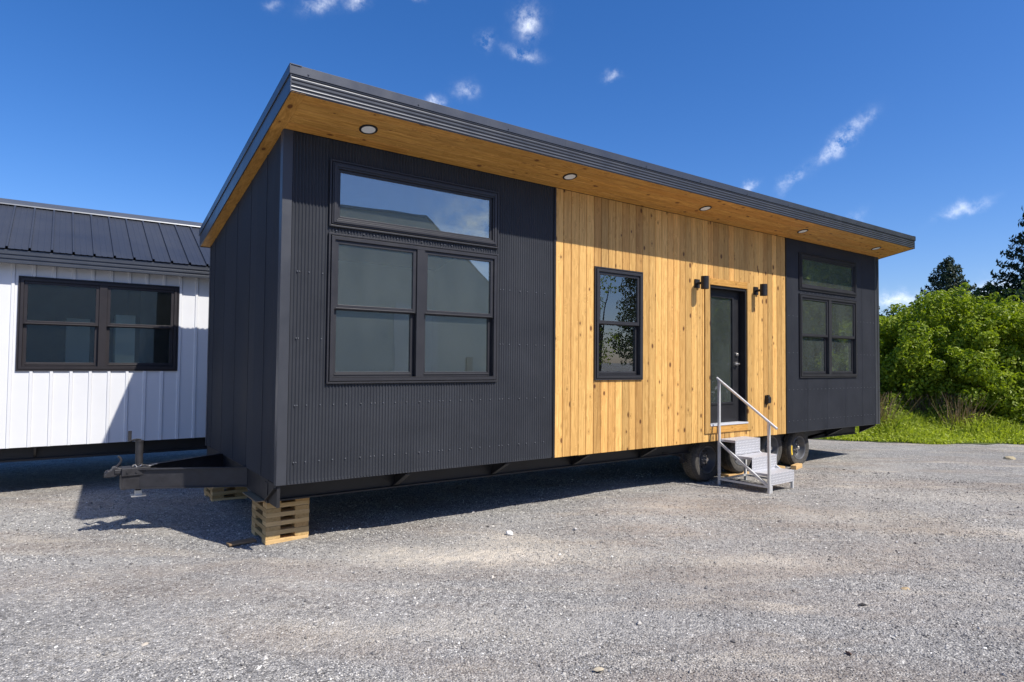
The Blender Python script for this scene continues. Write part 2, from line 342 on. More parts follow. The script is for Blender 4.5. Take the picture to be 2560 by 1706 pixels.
# ------------------------------------------------------------------ mesh helpers
class MB:
    def __init__(s): s.v = []; s.f = []
    def add(s, vs, fs):
        o = len(s.v); s.v += [tuple(x) for x in vs]; s.f += [tuple(i + o for i in f) for f in fs]; return s
    def box(s, x0, x1, y0, y1, z0, z1):
        return s.add([(x0, y0, z0), (x1, y0, z0), (x1, y1, z0), (x0, y1, z0), (x0, y0, z1), (x1, y0, z1), (x1, y1, z1), (x0, y1, z1)],
                     [(0, 3, 2, 1), (4, 5, 6, 7), (0, 1, 5, 4), (1, 2, 6, 5), (2, 3, 7, 6), (3, 0, 4, 7)])
    def prism(s, poly, axis, a, b):
        """poly: (u, v) points. axis x: (y, z); y: (x, z); z: (x, y)."""
        def P(u, v, w): return {'x': (w, u, v), 'y': (u, w, v), 'z': (u, v, w)}[axis]
        n = len(poly); vs = [P(u, v, a) for u, v in poly] + [P(u, v, b) for u, v in poly]
        fs = [tuple(range(n)), tuple(range(2 * n - 1, n - 1, -1))] + [(i, i + n, (i + 1) % n + n, (i + 1) % n) for i in range(n)]
        return s.add(vs, fs)
    def cyl(s, p0, p1, r, n=16, r2=None, caps=True):
        p0, p1 = Vector(p0), Vector(p1); r2 = r if r2 is None else r2
        d = (p1 - p0).normalized(); a = d.orthogonal().normalized(); b = d.cross(a)
        vs = [p0 + r * (math.cos(t) * a + math.sin(t) * b) for t in [2 * PI * i / n for i in range(n)]] + \
             [p1 + r2 * (math.cos(t) * a + math.sin(t) * b) for t in [2 * PI * i / n for i in range(n)]]
        fs = [(i, (i + 1) % n, (i + 1) % n + n, i + n) for i in range(n)]
        if caps: fs += [tuple(range(n - 1, -1, -1)), tuple(range(n, 2 * n))]
        return s.add(vs, fs)
    def tube(s, pts, r, n=10):
        for a, b in zip(pts, pts[1:]): s.cyl(a, b, r, n)
        return s
    def rev(s, prof, c, axis='y', n=40, closed=True):
        """prof: (radius, offset along axis) pairs turned round the axis through c."""
        vs = []; k = len(prof)
        for i in range(n):
            t = 2 * PI * i / n; ct, st = math.cos(t), math.sin(t)
            for r, h in prof:
                if axis == 'y': vs.append((c[0] + r * ct, c[1] + h, c[2] + r * st))
                elif axis == 'z': vs.append((c[0] + r * ct, c[1] + r * st, c[2] + h))
                else: vs.append((c[0] + h, c[1] + r * ct, c[2] + r * st))
        fs = []
        for i in range(n):
            j = (i + 1) % n
            for q in range(k if closed else k - 1):
                q2 = (q + 1) % k
                fs.append((i * k + q, i * k + q2, j * k + q2, j * k + q))
        return s.add(vs, fs)
    def ring(s, x0, x1, z0, z1, w, y0, y1, wb=None, wt=None):
        wb = w if wb is None else wb; wt = w if wt is None else wt
        s.box(x0, x0 + w, y0, y1, z0, z1); s.box(x1 - w, x1, y0, y1, z0, z1)
        s.box(x0 + w, x1 - w, y0, y1, z0, z0 + wb); s.box(x0 + w, x1 - w, y0, y1, z1 - wt, z1); return s
    def mesh(s, name, mat):
        me = bpy.data.meshes.new(name); me.from_pydata(s.v, [], s.f)
        if mat is not None: me.materials.append(mat)
        me.validate(); return me
def fix_normals(me):
    import bmesh
    b = bmesh.new(); b.from_mesh(me); bmesh.ops.recalc_face_normals(b, faces=b.faces); b.to_mesh(me); b.free()
def link(name, me, parent=None, loc=(0, 0, 0), smooth=False, bevel=0., rot=None):
    o = bpy.data.objects.new(name, me); C.objects.link(o); o.location = loc
    if rot: o.rotation_euler = rot
    if parent is not None: o.parent = parent
    if smooth:
        me.polygons.foreach_set('use_smooth', [True] * len(me.polygons))
        me.set_sharp_from_angle(angle=rad(35))
    if bevel:
        b = o.modifiers.new('bevel', 'BEVEL'); b.width = bevel; b.segments = 2; b.limit_method = 'ANGLE'; b.angle_limit = rad(40)
    return o
def obj(name, mb, mat, parent=None, loc=(0, 0, 0), smooth=False, bevel=0., rot=None, fix=True):
    me = mb.mesh(name, M[mat] if isinstance(mat, str) else mat)
    if fix: fix_normals(me)
    return link(name, me, parent, loc, smooth, bevel, rot)
def thing(name, label, cat, loc=(0, 0, 0), rotz=0., group=None):
    o = bpy.data.objects.new(name, None); C.objects.link(o); o.location = loc; o.rotation_euler = (0, 0, rotz); o.empty_display_size = .2
    return tag(o, label, cat, group)
def tag(o, label, cat, group=None):
    o['label'] = label; o['category'] = cat
    if group: o['group'] = group
    return o
def kind(o, k): o['kind'] = k; return o
def copy_tree(o, parent, loc=None, rot=None):
    c = o.copy(); C.objects.link(c); c.parent = parent
    if loc is not None: c.location = loc
    if rot is not None: c.rotation_euler = rot
    for ch in list(o.children): copy_tree(ch, c)
    return c

# ------------------------------------------------------------------ ground
def ground():
    xs = np.concatenate([np.linspace(-600, -14, 14)[:-1], np.arange(-14, 12, .16), np.linspace(12, 34, 20), np.linspace(40, 700, 12)])
    ys = np.concatenate([np.linspace(-600, -14, 14)[:-1], np.arange(-14, 8, .16), np.linspace(8, 30, 18), np.linspace(36, 700, 12)])
    X, Y = np.meshgrid(xs, ys)
    a = .007 * np.sin(1.7 * X + .9 * Y) + .006 * np.sin(2.9 * X - 2.1 * Y + 1) + .005 * np.sin(5.3 * X + 4.1 * Y + 2) + .004 * np.sin(-4.4 * X + 7.7 * Y)
    fade = np.clip((11.5 - X) / 2, 0, 1) * np.clip((X + 13) / 2, 0, 1) * np.clip((7.5 - Y) / 2, 0, 1) * np.clip((Y + 13) / 2, 0, 1)
    Z = (a - .012) * fade
    n, k = X.shape
    v = np.stack([X.ravel(), Y.ravel(), Z.ravel()], 1)
    i = np.arange(n * k).reshape(n, k)
    f = np.stack([i[:-1, :-1].ravel(), i[:-1, 1:].ravel(), i[1:, 1:].ravel(), i[1:, :-1].ravel()], 1)
    return np_mesh('gravel_yard', v, f, 4, M['gravel'], smooth=True)
def np_mesh(name, v, f, n, mat, tint=None, smooth=False):
    me = bpy.data.meshes.new(name); nf = len(f)
    me.vertices.add(len(v)); me.vertices.foreach_set('co', np.ascontiguousarray(v, np.float32).ravel())
    me.loops.add(nf * n); me.loops.foreach_set('vertex_index', np.ascontiguousarray(f, np.int32).ravel())
    me.polygons.add(nf); me.polygons.foreach_set('loop_start', np.arange(nf, dtype=np.int32) * n)
    me.polygons.foreach_set('use_smooth', np.full(nf, smooth))
    me.update(calc_edges=True); me.materials.append(mat)
    if tint is not None:
        at = me.attributes.new('tint', 'FLOAT', 'FACE'); at.data.foreach_set('value', tint.astype(np.float32))
    return me
kind(link('gravel_yard', ground()), 'structure')

EDGE = [(2.0, 22.), (8., 12.), (11., 6.5), (12.6, 3.6), (13.3, 2.1), (14., 1.07), (15.4, -.06), (16.6, -.94), (19., -2.5), (24., -6.), (31., -12.), (40., -22.), (60., -40.)]
def verge():
    rng = random.Random(4); pts = []
    for (x0, y0), (x1, y1) in zip(EDGE, EDGE[1:]):
        d = math.hypot(x1 - x0, y1 - y0); k = max(2, int(d / .22))
        for i in range(k):
            t = i / k; nx, ny = (y1 - y0) / d, -(x1 - x0) / d; w = rng.uniform(-.09, .09) + .08 * math.sin(i * .9)
            pts.append((x0 + (x1 - x0) * t + nx * w, y0 + (y1 - y0) * t + ny * w))
    pts.append(EDGE[-1])
    vs = [(x, y, .012) for x, y in pts] + [(x + 120 + .6 * y, y + 160, .03) for x, y in pts]
    n = len(pts); me = bpy.data.meshes.new('grass_ground'); me.from_pydata(vs, [], [(i, i + n, i + n + 1, i + 1) for i in range(n - 1)]); me.materials.append(M['verge'])
    fix_normals(me)
    return kind(link('grass_ground', me), 'structure')
verge()

# ------------------------------------------------------------------ the dark tiny house
H = thing('tiny_house', 'charcoal and cedar tiny house on wheels with a single slope roof', 'tiny house')
ZL = (0, 0, H0)
def hp(name, mb, mat, **k):            # a part of the house, in house coordinates (z = 0 at the wall bottom)
    return obj(name, mb, mat, H, ZL, **k)
L, W, ZF, SL = 11.638, 3.362, 3.30, .1852
def zt(y): return ZF - SL * y
PITCH_C = .0325
def corr(axis, a0, a1, at, zlo, zhi, depth=.010, pitch=PITCH_C, step=6, n2=None):
    """upright fluted sheet: along x at y = at (axis x), or along y at x = at (axis y). crest towards the outside (-)."""
    vs = []; n = max(2, int(round((a1 - a0) / pitch * step)) + 1)
    for i in range(n):
        t = a0 + (a1 - a0) * i / (n - 1); w = depth * (.5 - .5 * math.cos(2 * PI * t / pitch)); w = depth * min(1, max(0, (w / depth - .15) / .7))
        for z in (zlo(t) if callable(zlo) else zlo, zhi(t) if callable(zhi) else zhi):
            vs.append((t, at + w, z) if axis == 'x' else (at + w, t, z))
    fs = [(2 * i, 2 * i + 1, 2 * i + 3, 2 * i + 2) for i in range(n - 1)]
    return vs, fs
def sheet_with_holes(x0, x1, holes, zhi=ZF):
    if any(h[0] <= x0 and h[1] >= x1 for h in holes):       # cut right through by the windows: separate pieces
        out = []; z = 0.
        for h in sorted(holes, key=lambda h: h[2]): out.append(MB().add(*corr('x', x0, x1, 0., z, h[2]))); z = h[3]
        return out + [MB().add(*corr('x', x0, x1, 0., z, zhi))]
    b = MB(); cuts = sorted({x0, x1, *[min(max(h[0], x0), x1) for h in holes], *[min(max(h[1], x0), x1) for h in holes]})
    for a, c in zip(cuts, cuts[1:]):
        if c - a < .004: continue
        z = 0.; mid = (a + c) / 2
        for h in sorted([h for h in holes if h[0] < mid < h[1]], key=lambda h: h[2]):
            b.add(*corr('x', a, c, 0., z, h[2])); z = h[3]
        b.add(*corr('x', a, c, 0., z, zhi))
    return [b]
WA = (.44, 2.425, .92, 2.38); WB = (.44, 2.425, 2.445, 3.10)          # big window pair and the transom above it
WC = (3.935, 4.825, .922, 2.39)
WD = (8.735, 10.72, .92, 2.38); WE = (8.735, 10.72, 2.445, 3.10)
DR = (6.28, 7.22, .24, 2.34)
def shr(h, e=.012): return (h[0] + e, h[1] - e, h[2] + e, h[3] - e)
# charcoal sheets, each about a metre wide, lapped with a small step
for k, (a, b) in enumerate([(.085, .73), (.727, 1.38), (1.377, 2.03), (2.027, 2.68), (2.677, 3.262)]):
    for q in sheet_with_holes(a, b, [shr(WA), shr(WB)]): o = hp('siding_panel', q, 'siding', smooth=True, fix=False); o.location.y = -.0012 * (k % 2)
for k, (a, b) in enumerate([(8.35, 9.0), (8.997, 9.65), (9.647, 10.30), (10.297, 10.95), (10.947, 11.47)]):
    for q in sheet_with_holes(a, b, [shr(WD), shr(WE)]): o = hp('siding_panel', q, 'siding', smooth=True, fix=False); o.location.y = -.0012 * (k % 2)
# gable end facing left
for k in range(6):
    a = .075 if k == 0 else .55 + (k - 1) * .62; b = min(.554 + k * .62, W - .03)
    vs, fs = corr('y', a, b, 0., 0., zt)
    o = hp('siding_panel', MB().add(vs, fs), 'siding', smooth=True, fix=False); o.location.x = -.001 * (k % 2)
    if k: hp('panel_lap', MB().box(-.0045, .004, a - .003, a + .004, 0, zt(a) - .002), 'siding')
# far end, rear, seen only from other places
b = MB(); b.add(*corr('y', 0., W, L - .008, 0., 1.05)); b.add(*corr('y', 0., 1.36, L - .008, 1.05, 2.4)); b.add(*corr('y', 2.2, W, L - .008, 1.05, 2.4)); b.add(*corr('y', 0, W, L - .008, 2.4, zt))
hp('siding_panel', b, 'siding', smooth=True, fix=False)
RH = [(.25, 1.15, .95, 2.2), (4.6, 5.6, 1.2, 2.2), (8.9, 10.9, .95, 2.2)]       # unseen rear wall openings, added to let light into the rooms
b = MB(); cuts = sorted({0., L, *[h[0] for h in RH], *[h[1] for h in RH]})
for a, c in zip(cuts, cuts[1:]):
    z = 0.; mid = (a + c) / 2
    for h in [h for h in RH if h[0] < mid < h[1]]: b.add(*corr('x', a, c, W - .006, z, h[2])); z = h[3]
    b.add(*corr('x', a, c, W - .006, z, zt(W)))
hp('siding_panel', b, 'siding', smooth=True, fix=False)
for h in RH:
    o = hp('window', MB().ring(h[0], h[1], h[2], h[3], .05, W - .09, W + .02), 'vinyl')  # added window, out of view, there for interior light
    obj('pane', MB().box(h[0] + .045, h[1] - .045, W - .03, W - .024, h[2] + .045, h[3] - .045), 'glass', o)
# trims
hp('corner_trim', MB().prism([(-.006, -.006), (.085, -.006), (.085, .004), (.004, .004), (.004, .075), (-.006, .075)], 'z', -.01, 3.302), 'trim', bevel=.002)
hp('corner_trim', MB().prism([(L - .165, -.006), (L + .006, -.006), (L + .006, .09), (L - .004, .09), (L - .004, .004), (L - .165, .004)], 'z', -.01, 3.302), 'trim', bevel=.002)
hp('trim_groove', MB().box(L - .075, L - .063, -.010, -.005, 0, 3.28), 'black')
hp('corner_trim', MB().box(-.006, .05, W - .06, W + .006, -.01, zt(W) - .004), 'trim')

for x0, x1 in ((3.258, 3.287), (8.325, 8.352)): hp('edge_trim', MB().box(x0, x1, -.012, .012, -.012, 3.30), 'black')
hp('base_flashing', MB().box(.086, 3.257, .009, .018, -.012, .02), 'trim'); hp('base_flashing', MB().box(8.353, 11.46, .009, .018, -.012, .02), 'trim')
# core walls with openings (drywall inside)
def wall_core(x0, x1, y0, y1, z1, holes):
    b = MB(); cuts = sorted({x0, x1, *[h[0] for h in holes], *[h[1] for h in holes]})
    for a, c in zip(cuts, cuts[1:]):
        z = .02; mid = (a + c) / 2
        for h in sorted([h for h in holes if h[0] < mid < h[1]], key=lambda h: h[2]):
            b.box(a, c, y0, y1, z, h[2]); z = h[3]
        b.box(a, c, y0, y1, z, z1)
    return b
hp('wall_core', wall_core(.02, L - .02, .022, .13, ZF - .03, [shr(WA, .02), shr(WB, .02), shr(WC, .02), shr(WD, .02), shr(WE, .02), (6.28, 7.22, .22, 2.34)]), 'drywall')
for x0, hy in ((.02, None), (L - .13, (1.36, 2.2, 1.05, 2.4))):
    b = MB()
    segs = [(.131, W - .131)] if hy is None else [(.131, hy[0]), (hy[1], W - .131)]
    for a, c in segs: b.prism([(a, .02), (c, .02), (c, zt(c) - .03), (a, zt(a) - .03)], 'x', x0, x0 + .11)
    if hy: b.box(x0, x0 + .11, hy[0], hy[1], .02, hy[2]); b.prism([(hy[0], hy[3]), (hy[1], hy[3]), (hy[1], zt(hy[1]) - .03), (hy[0], zt(hy[0]) - .03)], 'x', x0, x0 + .11)
    hp('wall_core', b, 'drywall')
hp('wall_core', wall_core(.02, L - .02, W - .13, W - .02, zt(W) - .03, [shr(h, .01) for h in RH]), 'drywall')
for x in (3.35, 8.30): hp('partition', MB().prism([(.95, .16), (W - .131, .16), (W - .131, zt(W) - .05), (.95, zt(.95) - .05)], 'x', x, x + .1), 'drywall')
hp('floor_slab', MB().box(.03, L - .03, .14, W - .14, .10, .16), 'floor')
hp('belly_board', MB().box(.02, L - .02, .021, W - .02, -.005, .018), 'black')
# a few fixtures left unfinished inside
hp('kitchen_counter', MB().box(3.6, 5.4, W - .75, W - .14, .16, 1.00).box(3.58, 5.42, W - .78, W - .14, 1.00, 1.04), 'drywall')
ef = MB().ring(1.36, 2.2, 1.05, 2.4, .05, -.02, .06); o = hp('window', ef, 'vinyl'); o.location = (L, 0, H0); o.rotation_euler = (0, 0, PI / 2); 
obj('pane', MB().box(1.41, 2.15, .01, .016, 1.1, 2.35), 'glass', o)
# screw heads
def screws():
    b = MB()
    def sc_(x, z): b.cyl((x, .001, z), (x, -.0065, z), .0075, 6, .005)
    rows = {.19: (.13, 3.25), .72: (.13, 3.25), 1.35: None, 1.98: None, 2.41: (.5, 2.4)}
    xs = [.13 + .0 + i * .130 for i in range(25)]
    for z, r in rows.items():
        for i, x in enumerate(xs):
            if x > 3.24: break
            if r is None and .42 < x < 2.44: continue
            if z == 2.41 and not (.45 < x < 2.42): continue
            sc_(x + (.02 if i % 5 == 0 else 0), z)
            if i % 6 == 0: sc_(x + .04, z)
        for i, x in enumerate([8.42 + i * .130 for i in range(24)]):
            if x > 11.45: break
            if r is None and 8.71 < x < 10.74: continue
            if z == 2.41 and not (8.75 < x < 10.7): continue
            sc_(x, z)
    return b
kind(hp('screw_heads', screws(), 'screw'), 'stuff')

# cedar cladding, one object per board
def cedar():
    x0, x1, n = 3.287, 8.325, 39; w = (x1 - x0) / n
    holes = [shr(WC, .01), (6.17, 7.32, .12, 2.425)]
    rng = random.Random(3)
    def piece(b, a, c, z0, z1, cutl=False, cutr=False):
        g = .0016; ch = .0075
        a2, c2 = a + (0 if cutl else g), c - (0 if cutr else g)
        pl = [(a2, .018), (a2, .0 if cutl else ch), (a2 + (0 if cutl else ch), 0.), (c2 - (0 if cutr else ch), 0.), (c2, 0. if cutr else ch), (c2, .018)]
        if cutl: pl = [p for i, p in enumerate(pl) if i != 2]
        if cutr: pl = pl[:-2] + [pl[-1]] if False else pl
        b.prism(pl, 'z', z0, z1)
    for i in range(n):
        a, c = x0 + i * w, x0 + (i + 1) * w
        hs = [h for h in holes if h[1] > a + .004 and h[0] < c - .004]
        if not hs:
            b = MB(); piece(b, a, c, -.012 + rng.uniform(-.002, .002), 3.298)
            o = hp('board', b, 'cedar_z'); o.location.y += rng.uniform(-.0012, .0012); continue
        h = hs[0]; full = h[0] <= a + .004 and h[1] >= c - .004
        if full:
            for z0, z1 in ((-.012, h[2]), (h[3], 3.298)):
                b = MB(); piece(b, a, c, z0, z1); hp('board', b, 'cedar_z')
        else:
            b = MB(); piece(b, a, c, -.012, h[2])
            if h[0] > a: b.box(a + .0012, h[0], 0.0004, .018, h[2], h[3])
            else: b.box(h[1], c - .0012, 0.0004, .018, h[2], h[3])
            piece(b, a, c, h[3], 3.298)
            hp('board', b, 'cedar_z')
cedar()

# ------------------------------------------------------------------ windows
def make_double(name, w, h, units, gl='glass'):
    """window unit in its own frame: x 0..w, z 0..h, outside towards -y. mesh = casing; children = sashes and panes"""
    b = MB()
    b.ring(0, w, 0, h, .016, -.022, .012)                           # J-trim
    b.ring(.016, w - .016, .016, h - .016, .010, -.010, .012)
    b.ring(.026, w - .026, .026, h - .026, .034, -.030, .07, wb=.036)   # vinyl frame
    b.prism([(.06, .062), (w - .06, .062), (w - .06, .064), (.06, .064)], 'y', -.034, .0)
    xi0, xi1 = .060, w - .060; zi0, zi1 = .062, h - .060
    if units == 2: mc = w / 2; b.box(mc - .045, mc + .045, -.028, .07, zi0, zi1); spans = [(xi0, mc - .045), (mc + .045, xi1)]
    else: spans = [(xi0, xi1)]
    root = obj('window', b, name, None, bevel=.0025)
    zm = zi0 + (zi1 - zi0) * .497
    for a, c in spans:
        s = MB().ring(a + .001, c - .001, zm - .002, zi1 - .001, .040, -.012, .022, wb=.045, wt=.036)
        s.box(a + .02, c - .02, -.017, -.012, zm + .002, zm + .012)
        up_ = obj('upper_sash', s, name, root, bevel=.0025)
        s = MB().ring(a + .001, c - .001, zi0 + .001, zm + .030, .042, .028, .062, wb=.050, wt=.040)
        s.box(a + .03, c - .03, .022, .028, zi0 + .02, zi0 + .032)
        lo = obj('lower_sash', s, name, root, bevel=.0025)
        obj('pane', MB().box(a + .035, c - .035, .004, .009, zm + .036, zi1 - .03), gl, root, rot=(rad(random.uniform(-.1, .1)), 0, rad(random.uniform(-.12, .12))))
        obj('pane', MB().box(a + .037, c - .037, .044, .049, zi0 + .045, zm - .004), gl, root, rot=(rad(random.uniform(-.1, .1)), 0, rad(random.uniform(-.12, .12))))
    return root
def make_fixed(name, w, h):
    b = MB(); b.ring(0, w, 0, h, .016, -.022, .012); b.ring(.016, w - .016, .016, h - .016, .010, -.010, .012)
    # bevelled picture frame
    def bar(p, ax, lo, hi): b.prism(p, ax, lo, hi)
    b.ring(.026, w - .026, .026, h - .026, .058, -.026, .05)
    b.ring(.040, w - .040, .040, h - .040, .026, -.036, -.026)
    b.ring(.084, w - .084, .084, h - .084, .026, -.006, .03)
    root = obj('window', b, name, None, bevel=.0025)
    obj('pane', MB().box(.106, w - .106, .006, .012, .106, h - .106), 'glass', root)
    return root
random.seed(5)
wA = make_double('vinyl', WA[1] - WA[0], WA[3] - WA[2], 2); wA.parent = H; wA.location = (WA[0], 0, H0 + WA[2])
wB = make_fixed('vinyl', WB[1] - WB[0], WB[3] - WB[2]); wB.parent = H; wB.location = (WB[0], 0, H0 + WB[2])
copy_tree(wA, H, (WD[0], 0, H0 + WD[2])); copy_tree(wB, H, (WE[0], 0, H0 + WE[2]))
wC = make_double('vinyl', WC[1] - WC[0], WC[3] - WC[2], 1, 'glass_clear'); wC.parent = H; wC.location = (WC[0], 0, H0 + WC[2])
for o, t_ in ((wA, 'large paired sash window under the long transom at the near end'), (wB, 'long transom window at the near end'), (wC, 'tall single sash window set in the cedar')): o['label'] = t_

# ------------------------------------------------------------------ door
for bx_ in [(6.165, 6.28, -.02, .005, .11, 2.435), (7.22, 7.325, -.02, .005, .11, 2.435)]:
    hp('trim_board', MB().box(*bx_), 'cedar_z', bevel=.002)
hp('trim_board', MB().box(6.281, 7.219, -.02, .005, 2.34, 2.435), 'cedar_x', bevel=.002)
hp('trim_board', MB().box(6.281, 7.219, -.02, .005, .11, .215), 'cedar_x', bevel=.002)
hp('door_frame', MB().box(6.281, 6.312, .0, .15, .242, 2.339).box(7.188, 7.219, .0, .15, .242, 2.339).box(6.312, 7.188, .0, .15, 2.30, 2.339), 'black', bevel=.002)
hp('door_sill', MB().box(6.281, 7.219, -.03, .135, .2155, .241), 'sill', bevel=.003)
dx0, dx1, dz0, dz1, dy = 6.315, 7.185, .245, 2.297, .105
gx0, gx1, gz0, gz1 = 6.45, 6.99, .55, 2.18
b = MB(); b.ring(dx0, dx1, dz0, dz1, .13, dy, dy + .045, wb=gz0 - dz0 - .03, wt=dz1 - gz1 - .03)
b.box(dx0 + .13, gx0, dy, dy + .045, gz0 - .031, gz1 + .031) if gx0 > dx0 + .13 else None
b.box(gx1, dx1 - .13, dy, dy + .045, gz0 - .03, gz1 + .03)
door = hp('door', b, 'black', bevel=.002)
obj('glass_surround', MB().ring(gx0 - .03, gx1 + .03, gz0 - .03, gz1 + .03, .034, dy - .014, dy + .002), 'black', door, bevel=.004)
obj('pane', MB().box(gx0, gx1, dy + .012, dy + .018, gz0, gz1), 'glass', door)
hb = MB().cyl((7.10, dy, 1.30), (7.10, dy - .022, 1.30), .030, 18).cyl((7.10, dy - .02, 1.30), (7.10, dy - .035, 1.30), .016, 12)
obj('lock', hb, 'chrome', door, smooth=True)
hb = MB().cyl((7.10, dy, 1.15), (7.10, dy - .018, 1.15), .032, 18).cyl((7.10, dy - .015, 1.15), (7.10, dy - .06, 1.15), .012, 12).tube([(7.10, dy - .055, 1.15), (7.06, dy - .06, 1.152), (6.99, dy - .055, 1.146)], .010, 10)
obj('handle', hb, 'chrome', door, smooth=True)

# ------------------------------------------------------------------ lamps, outlet
def wall_lamp(x):
    z0, z1 = 2.238, 2.423; zc = (z0 + z1) / 2; d = -.15
    b = MB(); n = .056
    b.rev([(n, 0), (n, z1 - z0), (n - .004, z1 - z0), (n - .004, .02), (n - .020, .02), (n - .020, .0)], (0, d, z0), 'z', 28)
    b.box(-.052, .052, -.022, .0, zc - .068, zc + .060)
    b.cyl((0, -.02, zc), (0, d + n - .004, zc), .020, 14)
    o = hp('wall_lamp', b, 'black', smooth=True); o.location.x = x
    obj('lamp_glass', MB().cyl((0, d, z0 + .012), (0, d, z0 + .018), n - .021, 20).cyl((0, d, z1 - .02), (0, d, z1 - .014), n - .005, 20), 'lens', o)
    return o
wall_lamp(5.985)['label'] = 'black cylinder lamp left of the door'; wall_lamp(7.457)['label'] = 'black cylinder lamp right of the door'
ox = 7.71
b = MB().box(ox, ox + .085, -.012, -.0, .50, .645).prism([(-.010, .515), (-.010, .635), (-.060, .622), (-.066, .60), (-.066, .535), (-.055, .515)], 'x', ox + .004, ox + .081)
b.box(ox + .02, ox + .065, -.05, -.02, .628, .65)
hp('outlet_cover', b, 'black', bevel=.003)

# ------------------------------------------------------------------ roof, soffit
OV, EX = .62, .13
X0, X1 = -EX, L + EX; Y0, Y1 = -OV, W + .045
# soffit boards: five rows along the front eave with butt joints, one row up the rakes
rng = random.Random(8); rows = 5; bw = (OV - .004) / rows
for r in range(rows):
    ya, yb = -OV + .004 + r * bw, -OV + .004 + (r + 1) * bw
    xs = [X0 + .135]; x = X0 + .13 + rng.uniform(1.2, 3.2)
    while x < X1 - 1.2: xs.append(x); x += rng.uniform(2.6, 3.9)
    xs.append(X1 - .135)
    for a, c in zip(xs, xs[1:]):
        b = MB(); e = .0012
        b.prism([(ya + e, zt(ya + e) + .009), (ya + .009, zt(ya + .009)), (yb - .009, zt(yb - .009)), (yb - e, zt(yb - e) + .009), (yb - e, zt(yb - e) + .018), (ya + e, zt(ya + e) + .018)], 'x', a + .0008, c - .0008)
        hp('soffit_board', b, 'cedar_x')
for xa, xb in ((X0 + .003, X0 + .1345), (X1 - .1345, X1 - .003)):
    ys_ = [Y0 + .004, .9, 2.35, Y1 - .004]
    for a, c in zip(ys_, ys_[1:]):
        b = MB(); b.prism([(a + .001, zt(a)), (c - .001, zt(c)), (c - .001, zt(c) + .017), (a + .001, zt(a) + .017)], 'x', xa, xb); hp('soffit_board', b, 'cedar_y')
TH = .226
roof = hp('roof', MB().prism([(Y0 + .012, zt(Y0) + .02), (Y1 - .012, zt(Y1) + .02), (Y1 - .012, zt(Y1) + TH - .02), (Y0 + .012, zt(Y0) + TH - .02)], 'x', X0 + .012, X1 - .012), 'black')
# fluted front fascia: the flutes run lengthwise
fz0, fz1 = zt(Y0) - .006, zt(Y0) + .150
def flute(z0, z1, yface, dirn, pitch=.0325, depth=.009):
    n = int((z1 - z0) / pitch * 6); pts = []
    for i in range(n + 1):
        z = z0 + (z1 - z0) * i / n; w = .5 - .5 * math.cos(2 * PI * (z - z0) / pitch); w = min(1, max(0, (w - .15) / .7))
        pts.append((yface + dirn * depth * (1 - w), z))
    return pts
pf = flute(fz0, fz1, Y0, 1); b = MB(); n = len(pf)
b.add([(X0, y, z) for y, z in pf] + [(X1, y, z) for y, z in pf], [(i, i + 1, i + 1 + n, i + n) for i in range(n - 1)])
b.box(X0, X1, Y0 + .0095, Y0 + .0115, fz0, fz1)
obj('front_fascia', b, 'roof_trim', roof, smooth=True)
def flashing(x0, x1):   # smooth drip cap in lapped lengths
    return MB().prism([(Y0 - .006, fz1 - .002), (Y0 - .001, fz1 - .002), (Y0 - .001, fz1 + .074), (Y0 + .10, zt(Y0 - .10) + TH - .036 + .0), (Y0 + .10, zt(Y0 - .10) + TH - .028), (Y0 - .006, fz1 + .080)], 'x', x0, x1)
xs = [X0 - .004, 2.9, 5.95, 9.0, X1 + .004]
for k, (a, c) in enumerate(zip(xs, xs[1:])):
    o = obj('roof_flashing', flashing(a, c + (.03 if k < 3 else 0)), 'roof_trim', roof, bevel=.0015); o.location = (0, -.0015 * (k % 2), 0)
b = MB()
for i in range(12): b.cyl((.02 + i * 1.05, Y0 - .004, fz1 + .02), (.02 + i * 1.05, Y0 - .014, fz1 + .02), .009, 8, .006)
kind(obj('flashing_screws', b, 'roof_trim', roof), 'stuff')
# rakes
for xs_, s in ((X0, -1), (X1, 1)):
    b = MB(); b.prism([(Y0, zt(Y0) - .006), (Y1, zt(Y1) - .006), (Y1, zt(Y1) + .150), (Y0, zt(Y0) + .150)], 'x', xs_, xs_ - s * .010)
    obj('rake_fascia', b, 'roof_trim', roof, bevel=.001)
    b = MB(); b.prism([(Y0 - .012, zt(Y0) + .146), (Y1 + .01, zt(Y1) + .146), (Y1 + .01, zt(Y1) + TH), (Y0 - .012, zt(Y0) + TH + .002)], 'x', xs_ + s * .010, xs_ + s * .0005)
    b.prism([(Y0 - .012, zt(Y0) + TH - .004), (Y1 + .01, zt(Y1) + TH - .004), (Y1 + .01, zt(Y1) + TH + .003), (Y0 - .012, zt(Y0) + TH + .005)], 'x', xs_ + s * .010, xs_ - s * .09)
    obj('rake_flashing', b, 'roof_trim', roof, bevel=.001)
b = MB().box(X0 + .011, X1 - .011, Y1 - .011, Y1, zt(Y1) - .006, zt(Y1) + .19); obj('rear_fascia', b, 'roof_trim', roof)
